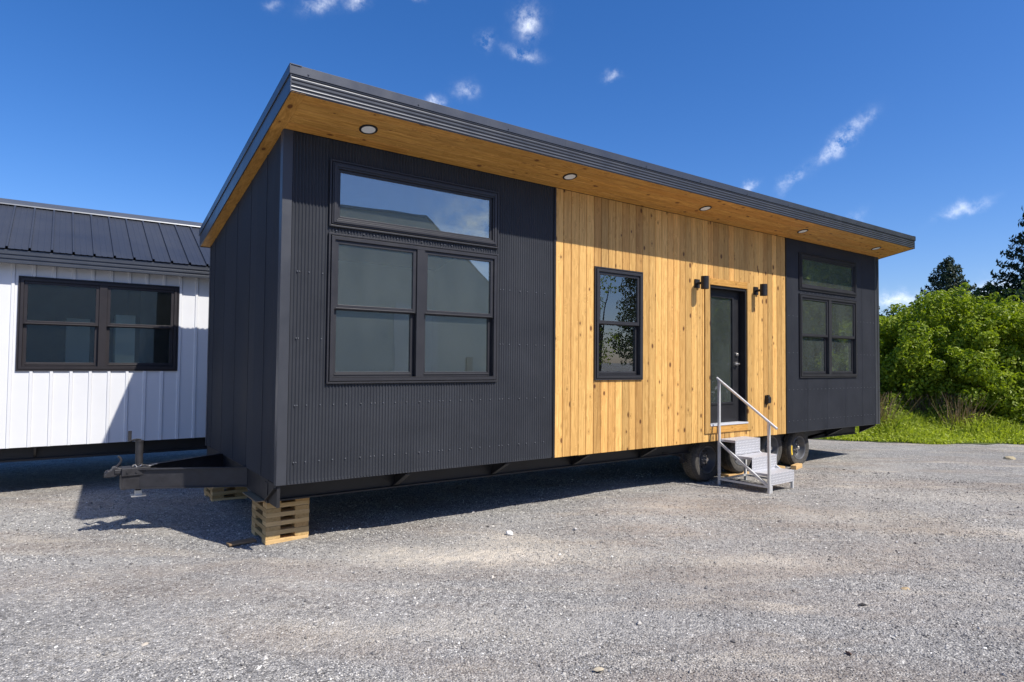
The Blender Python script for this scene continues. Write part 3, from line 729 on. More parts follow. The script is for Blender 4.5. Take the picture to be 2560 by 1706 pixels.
# corrugated roof sheets running from eave to eave, their open ends past the rear edge
def roof_sheet(x0, x1):
    p = .0676; n = int((x1 - x0) / p * 6); vs = []
    for i in range(n + 1):
        x = x0 + (x1 - x0) * i / n; w = .018 * (.5 - .5 * math.cos(2 * PI * x / p))
        for y in (Y0 + .11, Y1 + .035): vs.append((x, y, zt(y) + TH - .010 + w))
    k = len(vs); vs += [(x, y, z - .001) for x, y, z in vs]
    fs = [(2 * i, 2 * i + 1, 2 * i + 3, 2 * i + 2) for i in range(n)] + [(k + 2 * i, k + 2 * i + 2, k + 2 * i + 3, k + 2 * i + 1) for i in range(n)]
    return MB().add(vs, fs)
xx = X0 + .05
while xx < X1 - .1:
    x2 = min(xx + 1.02, X1 - .05); obj('roof_panel', roof_sheet(xx, x2), 'roof_dark', roof, smooth=True, fix=False); xx = x2 - .004
# recessed downlights along the eave
for i, x in enumerate((.698, 3.239, 5.779, 8.320, 10.861)):
    y = -.318; z = zt(y)
    b = MB().rev([(.088, 0), (.088, -.006), (.070, -.010), (.066, -.004), (.066, .0)], (0, 0, 0), 'z', 32)
    o = obj('downlight', b, 'black', H, (x, y, z + H0), smooth=True, rot=(math.atan(-SL), 0, 0))
    obj('lens', MB().cyl((0, 0, -.001), (0, 0, -.006), .067, 28), 'lens', o)

# ------------------------------------------------------------------ chassis, wheels, hitch
ch = hp('chassis', MB().box(.05, L - .3, .335, .355, -.20, -.008).box(.04, L - .3, .30, .39, -.215, -.200).box(.04, L - .3, .30, .39, -.008, -.0055)
        .box(.05, L - .3, W - .355, W - .335, -.20, -.008).box(.04, L - .3, W - .39, W - .30, -.215, -.200), 'steel_black')
for x in [.01] + [1.34 + i * 1.27 for i in range(9)]:
    if 6.0 < x < 9.4 and abs(x - 6.42) > .3: pass
    y0, y1 = .335, .03
    if x > .5 and 6.1 < x < 9.5: continue
    obj('outrigger', MB().prism([(y1, -.008), (y1, -.035), (y0, -.198), (y0, -.008)], 'x', x - .004, x + .004).prism([(y1, -.030), (y1, -.040), (y0, -.206), (y0, -.196)], 'x', x - .03, x + .03), 'steel_black', ch)
for x in [.06 + i * .61 for i in range(19)]: obj('cross_member', MB().box(x - .02, x + .02, .356, W - .356, -.12, -.008), 'steel_black', ch)
obj('front_beam', MB().box(.012, .040, .02, W - .02, -.215, -.008).box(.0, .045, .30, .40, -.222, -.03), 'steel_black', ch)
# sloping tail brace at the rear end
obj('tail_brace', MB().prism([(9.6, -.21), (9.6, -.16), (L - .1, -.03), (L - .1, -.008)], 'y', .335, .36).prism([(9.5, -.24), (9.5, -.20), (L - .5, -.03), (L - .42, -.03)], 'y', 1.6, 1.66), 'steel_black', ch)

def make_wheel():
    R = .335
    tp = [(.205, -.012), (.235, -.030), (.275, -.036), (.305, -.030), (.322, -.012), (.331, .012), (.335, .05), (.335, .15), (.331, .188), (.322, .212), (.300, .228), (.22, .225), (.205, .20)]
    b = MB().rev(tp, (0, 0, 0), 'y', 56)
    t = obj('wheel', b, 'rubber', None, smooth=True)
    g = MB()                                                        # tread blocks round the tyre
    for row, (ya, yb) in enumerate(((.022, .060), (.068, .095), (.103, .130), (.138, .176))):
        for i in range(60):
            a = 2 * PI * (i + .5 * (row % 2)) / 60; da = .040
            vs = []
            for rr in (.333, .3405):
                for aa in (a - da, a + da):
                    for yy in (ya, yb): vs.append((rr * math.cos(aa), yy, rr * math.sin(aa)))
            g.add(vs, [(0, 1, 3, 2), (4, 6, 7, 5), (0, 4, 5, 1), (2, 3, 7, 6), (0, 2, 6, 4), (1, 5, 7, 3)])
    kind(obj('tread', g, 'dusty', t), 'stuff')
    rp = [(.207, -.010), (.212, -.020), (.204, -.024), (.190, -.016), (.180, .012), (.168, .050), (.150, .075), (.140, .078), (.140, .090), (.178, .090), (.200, .06), (.207, .01)]
    rim = obj('rim', MB().rev(rp, (0, 0, 0), 'y', 48), 'rim', t, smooth=True)
    s = MB()                                                         # five-spoke disc with round holes left between spokes
    for k in range(8):
        a = 2 * PI * k / 8 + .2
        c_, s_ = math.cos(a), math.sin(a); px, pz = -s_, c_
        pts = [(c_ * .06 + px * .030, s_ * .06 + pz * .030), (c_ * .148 + px * .026, s_ * .148 + pz * .026), (c_ * .148 - px * .026, s_ * .148 - pz * .026), (c_ * .06 - px * .030, s_ * .06 - pz * .030)]
        s.add([(x, .050, z) for x, z in pts[:1]] + [(pts[1][0], .074, pts[1][1]), (pts[2][0], .074, pts[2][1])] + [(pts[3][0], .050, pts[3][1])] + [(x, .084, z) for x, z in pts], [(0, 1, 2, 3), (4, 7, 6, 5), (0, 4, 5, 1), (2, 6, 7, 3), (1, 5, 6, 2), (0, 3, 7, 4)])
    s.cyl((0, .086, 0), (0, .040, 0), .080, 24)
    obj('spokes', s, 'rim', t, smooth=True)
    h = MB().cyl((0, .04, 0), (0, -.010, 0), .036, 18, .032).cyl((0, -.010, 0), (0, -.018, 0), .026, 14)
    obj('hub', h, 'chrome', t, smooth=True)
    n_ = MB()
    for k in range(6):
        a = 2 * PI * k / 6; n_.cyl((.058 * math.cos(a), .042, .058 * math.sin(a)), (.058 * math.cos(a), .022, .058 * math.sin(a)), .010, 6)
    obj('lug_nuts', n_, 'chrome', t)
    return t
w0 = make_wheel(); WY = .235; WR = .335
wheels = []
for i, x in enumerate((6.52, 7.375, 8.235, 9.09)):
    dz = .0 if i in (0, 3) else .048                                # the middle wheels stand on boards
    if i == 0: o = w0; o.parent = H; o.location = (x, WY, WR - .012)
    else: o = copy_tree(w0, H, (x, WY, WR - .012 + dz)); 
    o.rotation_euler = (0, i * .8, 0); wheels.append(o)
# thin curved yellow patch on the sidewall of the last tyre
lb = MB(); N_ = 10
for i in range(N_): 
    a = PI * .93 + (i / N_) * .62; a2 = PI * .93 + ((i + 1) / N_) * .62
    lb.add([(r * math.cos(t), y, r * math.sin(t)) for t in (a, a2) for r, y in ((.242, -.0345), (.285, -.038))], [(0, 1, 3, 2)])
ol = obj('tyre_patch', lb, 'yellow', wheels[3]); ol.rotation_euler = (0, -2.4 - .0, 0)
for x in (6.52, 7.375, 8.235, 9.09):
    obj('axle', MB().cyl((x, WY + .1, WR - H0), (x, W - .4, WR - H0), .035, 12), 'steel_black', ch)
for x in (6.09, 6.95, 7.80, 8.66, 9.52):
    obj('spring_hanger', MB().box(x - .035, x + .035, .33, .37, -.36, -.2).cyl((x, .32, -.33), (x, .38, -.33), .02, 8), 'steel_black', ch)
for a, c in ((6.09, 6.95), (6.95, 7.80), (7.80, 8.66), (8.66, 9.52)):
    mx_ = (a + c) / 2; b = MB()
    for k in range(4):
        s_ = 1 - .2 * k
        b.tube([(mx_ - .42 * s_, .35, -.33 + .0), (mx_ - .2 * s_, .35, -.30 + .012 * k + .02), (mx_, .35, -.285 + .012 * k + .02), (mx_ + .2 * s_, .35, -.30 + .012 * k + .02), (mx_ + .42 * s_, .35, -.33)], .012, 5)
    obj('leaf_spring', b, 'steel_black', ch)
obj('brake_line', MB().tube([(5.6, .30, -.16), (5.9, .28, -.22), (6.05, .30, -.30), (6.2, .33, -.36)], .008, 6), 'steel_black', ch)

def beamline(b, p0, p1, w, z0, z1):   # an upright channel section from p0 to p1
    p0, p1 = Vector((*p0, 0)), Vector((*p1, 0)); d = (p1 - p0).normalized(); n = Vector((-d.y, d.x, 0))
    def seg(off0, off1, za, zb):
        vs = [p0 + n * off0, p1 + n * off0, p1 + n * off1, p0 + n * off1]
        b.add([(v.x, v.y, za) for v in vs] + [(v.x, v.y, zb) for v in vs], [(0, 1, 2, 3), (4, 7, 6, 5), (0, 4, 5, 1), (1, 5, 6, 2), (2, 6, 7, 3), (3, 7, 4, 0)])
    seg(-.004, .004, z0, z1); seg(-w / 2, w / 2, z0 - .008, z0); seg(-w / 2, w / 2, z1, z1 + .008)
b = MB(); TZ0, TZ1 = -.188, .000
beamline(b, (.012, 1.13), (-.98, 1.62), .06, TZ0, TZ1)
beamline(b, (.012, 2.36), (-.98, 1.76), .06, TZ0, TZ1)
hitch = hp('tow_hitch', b, 'hitch')
obj('tongue_box', MB().box(-1.09, -.835, 1.595, 1.60, -.195, .012).box(-1.09, -.835, 1.775, 1.78, -.195, .012).box(-1.095, -.835, 1.595, 1.78, .012, .020).box(-1.097, -1.087, 1.59, 1.785, -.195, .02), 'hitch', hitch, bevel=.002)
obj('coupler_sleeve', MB().prism([(-1.095, -.055), (-1.095, .021), (-.845, .024), (-.845, -.038), (-.88, -.052)], 'y', 1.575, 1.594), 'hitch', hitch, bevel=.003)
b = MB()
for x in (-1.045, -.965, -.90): b.cyl((x, 1.578, -.018), (x, 1.565, -.018), .011, 6)
obj('bolts', b, 'hitch', hitch)
# cast coupler: narrowing neck and ball socket
b = MB()
b.prism([(-1.088, -.045), (-1.088, .022), (-1.12, .028), (-1.145, .040), (-1.165, .036), (-1.178, .010), (-1.212, -.008), (-1.238, -.035), (-1.243, -.060), (-1.15, -.060), (-1.125, -.045)], 'y', 1.625, 1.725)
b.rev([(.0, .055), (.024, .050), (.036, .032), (.042, .0), (.042, -.02), (.034, -.02)], (-1.203, 1.675, -.045), 'z', 20, closed=False)
b.box(-1.155, -1.095, 1.612, 1.738, -.03, .012)
obj('coupler', b, 'hitch', hitch, bevel=.006)
obj('latch', MB().tube([(-1.140, 1.675, .030), (-1.110, 1.675, .062), (-1.095, 1.675, .090), (-1.100, 1.675, .118), (-1.122, 1.675, .142)], .011, 8), 'hitch', hitch, smooth=True)
jk = obj('jack', MB().cyl((-.935, 1.69, -.01), (-.935, 1.69, .275), .036, 20).cyl((-.935, 1.69, .275), (-.935, 1.69, .292), .040, 20).cyl((-.935, 1.69, .29), (-.935, 1.69, .305), .018, 12), 'hitch', hitch, smooth=True)
obj('crank', MB().tube([(-.935, 1.69, .300), (-.965, 1.665, .305), (-1.03, 1.62, .298)], .009, 8).cyl((-1.03, 1.62, .296), (-1.03, 1.62, .40), .017, 12), 'hitch', jk, smooth=True)
obj('jack_leg', MB().cyl((-.935, 1.69, -.01), (-.935, 1.69, -.275), .027, 14), 'black', jk, smooth=True)
obj('jack_foot', MB().add([(-.935 + sx * .07, 1.69 + sy * .07, -.272) for sx, sy in ((-1, -1), (1, -1), (1, 1), (-1, 1))] + [(-.935 + sx * .062, 1.69 + sy * .062, -.285) for sx, sy in ((-1, -1), (1, -1), (1, 1), (-1, 1))], [(0, 1, 2, 3), (7, 6, 5, 4), (0, 4, 5, 1), (1, 5, 6, 2), (2, 6, 7, 3), (3, 7, 4, 0)]).box(-.965, -.905, 1.655, 1.725, -.272, -.225), 'zinc', jk)
b = MB(); pts = [Vector((-1.02 + .02 * math.cos(t * 1.3) + t * .05, 1.64 + .03 * math.sin(t * 2.1), .032 + .012 * math.sin(t * 3))) for t in [i * .35 for i in range(14)]]
b.tube([tuple(p) for p in pts], .006, 6); obj('safety_chain', b, 'chrome', hitch, smooth=True)

# ------------------------------------------------------------------ cribbing under the frame
def crib(loc, label, gap_first=True, top=.435, dep=.55, wid=.42):
    t = thing('timber_stack', label, 'timber stack', loc, 0, 'stacks of sawn planks holding up the house')
    rr = random.Random(int(loc[1] * 10)); n = 10; h = (top - .0) / n
    mx_ = MB().box(-wid / 2, wid / 2, -.07, .07, 0, h - .0008).mesh('plank', M['pine_x']); my_ = MB().box(-.07, .07, -dep / 2, dep / 2, 0, h - .0008).mesh('plank', M['pine_y'])
    fix_normals(mx_); fix_normals(my_)
    for k in range(n):
        z = k * h
        if k % 2 == 0:
            for y in (-dep / 2 + .07, dep / 2 - .07): link('plank', mx_, t, (wid / 2 + rr.uniform(-.004, .004), dep / 2 + y + rr.uniform(-.003, .004), z), bevel=.002)
        else:
            for x in (.07, wid - .07): link('plank', my_, t, (x + rr.uniform(-.003, .003), dep / 2 + rr.uniform(-.003, .004), z), bevel=.002)
    return t
crib((.037, .462, -.012), 'near stack of pale crossed planks under the front corner of the house')
tt = bpy.data.objects['timber_stack']
pb = obj('shim_board', MB().box(-.10, .64, .0, .54, .424, .4345), 'pine_dark', tt, (0, 0, 0), bevel=.002); pb.data.materials[0] = M['pine_dark']
crib((-.02, 2.74, -.012), 'far stack of crossed planks in shade behind the tow hitch')
def lumber(name, label, x, y, lx, ly, h, rz, mat='pine_x', z=-.012, grp='boards lying under the wheels'):
    o = obj(name, MB().box(-lx / 2, lx / 2, -ly / 2, ly / 2, 0, h), mat, None, (x, y, z), bevel=.003, rot=(0, 0, rz)); return tag(o, label, 'board', grp)
lumber('levelling_board', 'long pale board under the third wheel, its end poking out by the last wheel', 8.36, .34, .60, .24, .046, 0.0)
lumber('levelling_board', 'board under the second wheel behind the metal steps', 7.36, .35, .55, .22, .046, 0.0)
lumber('wood_offcut', 'short pale block lying beside the last wheel', 8.86, .13, .36, .09, .075, .25)
lumber('wood_offcut', 'thin board flat in the shade left of the near plank stack', -.14, .66, .26, .10, .02, .1, 'pine_dark', -.008, 'loose boards')

# ------------------------------------------------------------------ entry steps
st = thing('metal_steps', 'three bright diamond plate steps with a single handrail at the door', 'steps', (6.51, -.84, 0.), rad(2.0))
sw = .66
def sp(name, mb, mat, **k): return obj(name, mb, mat, st, **k)
yf = [0., .27, .54]; zt_ = [.252, .452, .668]; dpt = .275
for k in range(3):
    y0 = yf[k]; z = zt_[k]
    hgt = .16 if k == 0 else .21
    b = MB().box(0, sw, y0, y0 + dpt - (.0 if k < 2 else .0), z - .006, z).box(0, sw, y0, y0 + .006, z - hgt, z - .006).box(0, .006, y0 + .006, y0 + dpt, z - .035, z - .006).box(sw - .006, sw, y0 + .006, y0 + dpt, z - .035, z - .006)
    sp('step', b, 'plate', bevel=.0015)
def sq(b, p0, p1, t=.017):
    p0, p1 = Vector(p0), Vector(p1); d = (p1 - p0).normalized(); a = Vector((1, 0, 0)); a = (a - d * a.dot(d)).normalized() if abs(d.x) < .9 else Vector((0, 1, 0)); c_ = d.cross(a)
    vs = [p + a * s1 * t + c_ * s2 * t for p in (p0, p1) for s1, s2 in ((-1, -1), (1, -1), (1, 1), (-1, 1))]
    b.add([tuple(v) for v in vs], [(0, 1, 2, 3), (7, 6, 5, 4), (0, 4, 5, 1), (1, 5, 6, 2), (2, 6, 7, 3), (3, 7, 4, 0)]); return b
lx = -.022
sp('post', sq(MB(), (lx, -.004, -.01), (lx, -.004, .985)), 'alu', bevel=.002)
sp('post', sq(MB(), (lx, .80, -.01), (lx, .80, 1.555)), 'alu', bevel=.002)
sp('leg', sq(MB(), (.022, -.001, -.01), (.022, -.001, .09), .018), 'alu')
sp('leg', sq(MB(), (sw - .022, .02, -.01), (sw - .022, .02, .24), .017), 'alu')
sp('leg', sq(MB(), (sw - .022, .78, -.01), (sw - .022, .78, .66), .017), 'alu')
sp('brace', sq(MB(), (lx + .001, .02, .09), (lx + .001, .80, .62), .016), 'alu')
sp('brace', sq(MB(), (sw - .022, .03, .12), (sw - .022, .76, .60), .015), 'alu')
sp('rail', sq(MB(), (lx + .001, .012, .075), (lx + .001, .783, .075), .014), 'alu')
sp('rail', sq(MB(), (lx + .016, .775, .075), (sw - .04, .775, .075), .014), 'alu')
sp('rail', sq(MB(), (sw - .022, .038, .075), (sw - .022, .765, .075), .013), 'alu')
sp('handrail', MB().cyl((lx, .84, 1.585), (lx, -.125, .90), .019, 14), 'alu', smooth=True)

# ------------------------------------------------------------------ the white cabin behind
Bc = thing('white_cabin', 'white metal sided cabin with dark pitched roof behind the tow hitch', 'cabin', (-2., 4.45, 0))
def bp(name, mb, mat, **k): o = obj(name, mb, mat, Bc, **k); o.location = (2., -4.45, H0); return o
YW = 4.45; YB = 7.55
def white_profile(x):   # outward offset of the wall sheet at x
    t = (x - (-1.95)) % .2165
    for a, c, h0, h1 in ((0, .007, 0, .017), (.007, .038, .017, .017), (.038, .045, .017, 0)):
        if a <= t < c: return h0 + (h1 - h0) * (t - a) / (c - a)
    return 0.
def white_strip(x0, x1, z0, z1):
    br = []; k0 = math.floor((x0 + 1.95) / .2165) - 1
    for k in range(k0, k0 + int((x1 - x0) / .2165) + 4):
        for d in (0, .0069, .0379, .0449): br.append(-1.95 + k * .2165 + d)
    xs = [x0] + [x for x in sorted(br) if x0 + .001 < x < x1 - .001] + [x1]
    vs = []
    for x in xs:
        y = YW - white_profile(x + 1e-6)
        vs += [(x, y, z0), (x, y, z1)]
    return MB().add(vs, [(2 * i, 2 * i + 2, 2 * i + 3, 2 * i + 1) for i in range(len(xs) - 1)])
WW = (-2.09, -.217, .972, 2.213)
BX0, BX1 = -9.6, 3.0
px = -1.95 - .2165 * .5; 
pan = [BX0] + [x for x in np.arange(-1.95 - .02 - .866 * 9, BX1, .866) if BX0 + .1 < x < BX1 - .1] + [BX1]
for a, c in zip(pan, pan[1:]):
    if WW[0] < a and c < WW[1]:
        for z0, z1 in ((-.022, WW[2] + .01), (WW[3] - .01, 2.40)): bp('siding_panel', white_strip(a, c, z0, z1), 'white_metal', fix=False)
        continue
    b = MB(); cuts = sorted({a, c, *[h for h in (WW[0] + .01, WW[1] - .01) if a < h < c]})
    for p, q in zip(cuts, cuts[1:]):
        mid = (p + q) / 2
        if WW[0] < mid < WW[1]:
            for z0, z1 in ((-.022, WW[2] + .01), (WW[3] - .01, 2.40)): s_ = white_strip(p, q, z0, z1); b.add(s_.v, s_.f)
        else: s_ = white_strip(p, q, -.022, 2.40); b.add(s_.v, s_.f)
    bp('siding_panel', b, 'white_metal', fix=False)
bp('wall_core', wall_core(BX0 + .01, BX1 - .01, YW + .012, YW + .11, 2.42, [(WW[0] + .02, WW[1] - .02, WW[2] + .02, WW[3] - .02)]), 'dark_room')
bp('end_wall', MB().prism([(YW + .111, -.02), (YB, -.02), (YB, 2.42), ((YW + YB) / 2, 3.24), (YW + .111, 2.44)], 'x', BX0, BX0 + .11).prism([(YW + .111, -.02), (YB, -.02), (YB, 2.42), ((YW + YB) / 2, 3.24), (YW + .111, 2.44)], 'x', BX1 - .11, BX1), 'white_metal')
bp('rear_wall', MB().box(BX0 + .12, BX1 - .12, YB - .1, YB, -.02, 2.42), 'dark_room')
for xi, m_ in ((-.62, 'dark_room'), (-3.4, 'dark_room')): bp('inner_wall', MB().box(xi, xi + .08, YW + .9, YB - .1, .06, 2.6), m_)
bp('cabinet', MB().box(-1.55, -1.25, YW + 1.3, YW + 1.7, .06, 1.75), 'drywall'); bp('cabinet', MB().box(-.95, -.70, YW + .7, YW + 1.1, .06, 1.8), 'drywall')
bp('floor_slab', MB().box(BX0 + .12, BX1 - .12, YW + .11, YB - .1, .0, .05), 'floor')
# window of the cabin: two sash units side by side
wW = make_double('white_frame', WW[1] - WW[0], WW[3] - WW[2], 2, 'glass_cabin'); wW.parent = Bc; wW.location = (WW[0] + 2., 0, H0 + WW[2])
# roof
YE, ZE, YR, ZR = 4.245, 2.535, 6.0, 3.455
sl_ = (ZR - ZE) / (YR - YE)
rf = bp('roof', MB().prism([(YE + .02, ZE - .05), (YR, ZR - .04), (2 * YR - YE - .02, ZE - .05), (2 * YR - YE - .02, ZE - .09), (YR, ZR - .10), (YE + .02, ZE - .09)], 'x', BX0 - .15, BX1 + .15), 'black')
def roof_pan(x0, x1, side=1):
    b = MB(); pr = [(0, 0), (.0, .020), (.030, .020), (.030, 0), (x1 - x0, 0)]   # one rib then a flat pan with two faint stiffeners
    pr = [(0, 0), (.004, .028), (.026, .028), (.030, 0), (.088, 0), (.092, .003), (.108, .003), (.112, 0), (.158, 0), (.162, .003), (.178, .003), (.182, 0), (x1 - x0, 0)]
    vs = []
    for u, h in pr:
        ya, yb = (YE - .008, YR) if side == 1 else (2 * YR - YE + .008, YR)
        vs += [(x0 + u, ya, ZE - .008 * sl_ + h), (x0 + u, yb, ZR + h)]
    k = len(pr); vs2 = [(x, y, z - .004) for x, y, z in vs]; n = len(vs)
    fs = [(2 * i, 2 * i + 2, 2 * i + 3, 2 * i + 1) for i in range(k - 1)] + [(n + 2 * i, n + 2 * i + 1, n + 2 * i + 3, n + 2 * i + 2) for i in range(k - 1)] + [(2 * i, n + 2 * i, n + 2 * i + 2, 2 * i + 2) for i in range(k - 1)]
    return b.add(vs, fs)
x = -2.228 - .2335 * 31
pan_me = roof_pan(0, .2335).mesh('roof_panel', M['roof_dark']); pan_me2 = roof_pan(0, .2335, -1).mesh('roof_panel', M['roof_dark'])
while x < BX1 + .1:
    if x > BX0 - .2: link('roof_panel', pan_me, rf, (x, 0, 0))
    x += .2335
link('roof_panel', roof_pan(0, BX1 - BX0, -1).mesh('roof_panel', M['roof_dark']), rf, (BX0, 0, 0))
# ridge cap with rolled edges, ribbed eave fascia
obj('ridge_cap', MB().prism([(YR - .17, ZR - .062), (YR - .165, ZR - .045), (YR - .12, ZR - .015), (YR - .11, ZR - .004), (YR - .05, ZR + .026), (YR - .04, ZR + .036), (YR, ZR + .052), (YR + .12, ZR), (YR + .17, ZR - .04), (YR + .17, ZR - .06), (YR, ZR + .02), ], 'x', BX0 - .16, BX1 + .16), 'ridge', rf)
fp = [(YE + .010, 2.345), (YE - .002, 2.350), (YE - .002, 2.378), (YE + .008, 2.384), (YE + .008, 2.402), (YE - .004, 2.408), (YE - .004, 2.434), (YE + .008, 2.440), (YE + .008, 2.458), (YE - .004, 2.462), (YE - .004, 2.476), (YE + .012, 2.480), (YE + .012, 2.520), (YE + .022, 2.520), (YE + .022, 2.345)]
obj('eave_fascia', MB().prism(fp, 'x', BX0 - .15, BX1 + .15), 'roof_trim', rf)
obj('soffit', MB().box(BX0 - .14, BX1 + .14, YE + .023, YW + .03, 2.376, 2.392), 'black', rf)
cb = bp('chassis', MB().box(BX0 + .1, BX1 - .1, 4.68, 4.70, -.20, -.02).box(BX0 + .1, BX1 - .1, 4.64, 4.73, -.226, -.200).box(BX0 + .1, BX1 - .1, 7.2, 7.22, -.22, -.02).box(BX0 + .01, BX1 - .01, YW + .02, YB - .01, -.03, -.021), 'steel_black')
for i in range(10):
    xb = -1.86 + (i - 5) * 1.2; obj('outrigger', MB().prism([(YW + .05, -.03), (YW + .05, -.05), (4.68, -.20), (4.68, -.03)], 'x', xb - .012, xb + .012), 'hitch' if i == 5 else 'steel_black', cb)
for k, (a) in enumerate((-7.6, -6.7, 1.4)):
    obj('support_block', MB().box(a, a + .4, 4.75, 5.2, -H0 - .01, -.227), 'pine_dark', cb)

# ------------------------------------------------------------------ vegetation
def leaf_quads(c, nrm, L_, W_, rng, fold=.25):
    n = len(c); u = rng.normal(size=(n, 3)); u -= nrm * np.sum(u * nrm, 1, keepdims=True); u /= np.linalg.norm(u, axis=1, keepdims=True) + 1e-9
    v = np.cross(nrm, u); L_ = L_[:, None]; W_ = W_[:, None]
    return np.stack([c - u * L_ * .5, c + v * W_ * .5 + nrm * W_ * fold - u * L_ * .06, c + u * L_ * .5, c - v * W_ * .5 + nrm * W_ * fold - u * L_ * .06], 1).reshape(-1, 3)
def blob_leaves(blobs, per, rng, size, shell=(.74, 1.05), up_=.30, rnd=.75):
    cs, ns = [], []
    for (bx, by, bz, br) in blobs:
        k = int(per * br * br); d = rng.normal(size=(k, 3)); d /= np.linalg.norm(d, axis=1, keepdims=True)
        r = br * rng.uniform(*shell, size=(k, 1)) * (1 + .18 * np.sin(d[:, :1] * 9 + bx) * np.cos(d[:, 1:2] * 8 + by))
        cs.append(np.array([bx, by, bz]) + d * r * np.array([1, 1, .92])); nn = d + np.array([0, 0, up_]) + rng.normal(size=(k, 3)) * rnd
        ns.append(nn / np.linalg.norm(nn, axis=1, keepdims=True))
    c, nr = np.concatenate(cs), np.concatenate(ns); n = len(c)
    return c, nr, size * rng.uniform(.7, 1.35, n)
def tree(name, label, cat, loc, seed, blobs, per, size, mat, trunk, group=None, aspect=.58, rnd=.68, limbs=6):
    rng = np.random.default_rng(seed); t = thing(name, label, cat, loc, 0, group)
    c, nr, s = blob_leaves(blobs, per, rng, size, rnd=rnd)
    keep = c[:, 2] > .05; c, nr, s = c[keep], nr[keep], s[keep]
    v = leaf_quads(c, nr, s, s * aspect, rng); n = len(c)
    bi = (np.sin(c[:, 0] * 2.3 + 1) * np.cos(c[:, 1] * 2.1) * .5 + .5) * .25
    tint = np.clip(rng.beta(2.2, 2.2, n) * .75 + bi, 0, 1)
    me = np_mesh('crown', v, np.arange(4 * n).reshape(n, 4), 4, M[mat], tint)
    link('crown', me, t)
    b = MB(); r0, hgt = trunk; top = Vector((.1, 0, hgt)); b.cyl((0, 0, -.05), top, r0, 9, r0 * .45)
    rr = random.Random(seed)
    for k in range(min(limbs, len(blobs))):
        q = blobs[(k * 7) % len(blobs)]; st_ = Vector((.05, 0, hgt * rr.uniform(.25, .9))); e = Vector(q[:3]); mid = (st_ + e) / 2 + Vector((rr.uniform(-.1, .1), rr.uniform(-.1, .1), .1))
        b.cyl(st_, mid, r0 * .4, 6, r0 * .25); b.cyl(mid, e, r0 * .25, 6, r0 * .08)
    obj('trunk', b, 'bark', t, smooth=True)
    return t
def polar(az, D): a = rad(az); return (CAM.x + D * math.sin(a), CAM.y + D * math.cos(a), 0)
def shrub_blobs(seed, w, h, n, low=.5, small=1.):
    rr = random.Random(seed); bl = []; n = int(n / small ** 1.6)
    for i in range(n):
        a = rr.uniform(0, 2 * PI); q = math.sqrt(rr.random()); z = low + (h - low) * rr.random() ** .8
        env = math.sqrt(max(.08, 1 - ((z - h * .42) / (h * .62)) ** 2)); br = rr.uniform(.32, .62) * small
        bl.append((w * q * env * math.cos(a), w * q * env * math.sin(a), max(br * .6, z - br * .55), br))
        if i % 2 == 0:                      # sprigs that stick out of the mass
            br2 = rr.uniform(.10, .22); bl.append((w * 1.05 * env * math.cos(a + .4), w * 1.05 * env * math.sin(a + .4), z + rr.uniform(-.1, .35), br2))
    return bl
SG = 'green shrubs along the edge of the gravel'
tree('shrub', 'broad leafy green shrub showing right beside the far end of the house', 'shrub', polar(65.6, 22.2), 11, shrub_blobs(1, 1.7, 3.25, 42, small=.74), 2300, .105, 'leaf', (.06, 1.6), SG)
tree('shrub', 'tallest leafy shrub, right in front of the dark spruce', 'shrub', polar(69.8, 22.0), 12, shrub_blobs(2, 1.85, 3.85, 50, small=.74), 2300, .105, 'leaf', (.07, 1.9), SG)
tree('shrub', 'wide leafy shrub at the right edge below the tall fir', 'shrub', polar(74.0, 22.0), 13, shrub_blobs(3, 1.85, 3.55, 48, small=.74), 2300, .105, 'leaf', (.07, 1.8), SG)
tree('shrub', 'leafy green shrub mostly hidden behind the house end', 'shrub', polar(61.2, 21.8), 14, shrub_blobs(4, 1.6, 3.0, 30, small=.74), 1150, .12, 'leaf', (.06, 1.6), SG)
tree('shrub', 'leafy green shrub just beyond the right edge', 'shrub', polar(79.6, 22.6), 15, shrub_blobs(5, 1.9, 3.6, 34, small=.74), 1150, .12, 'leaf', (.07, 1.8), SG)
tree('shrub', 'leafy green shrub further along the gravel edge', 'shrub', polar(86., 24.), 16, shrub_blobs(6, 2.1, 3.7, 30, small=.74), 804, .14, 'leaf', (.07, 1.8), SG)
tree('shrub', 'low round leafy shrub between the two taller shrubs in front', 'shrub', polar(71.9, 20.9), 17, shrub_blobs(7, 1.1, 2.3, 26, .4, small=.74), 2300, .10, 'leaf', (.05, 1.0), SG)
tree('shrub', 'low round leafy shrub at the foot of the shrub beside the house end', 'shrub', polar(67.5, 21.2), 18, shrub_blobs(8, 1.1, 2.2, 24, .4, small=.74), 2300, .10, 'leaf', (.05, 1.0), SG)

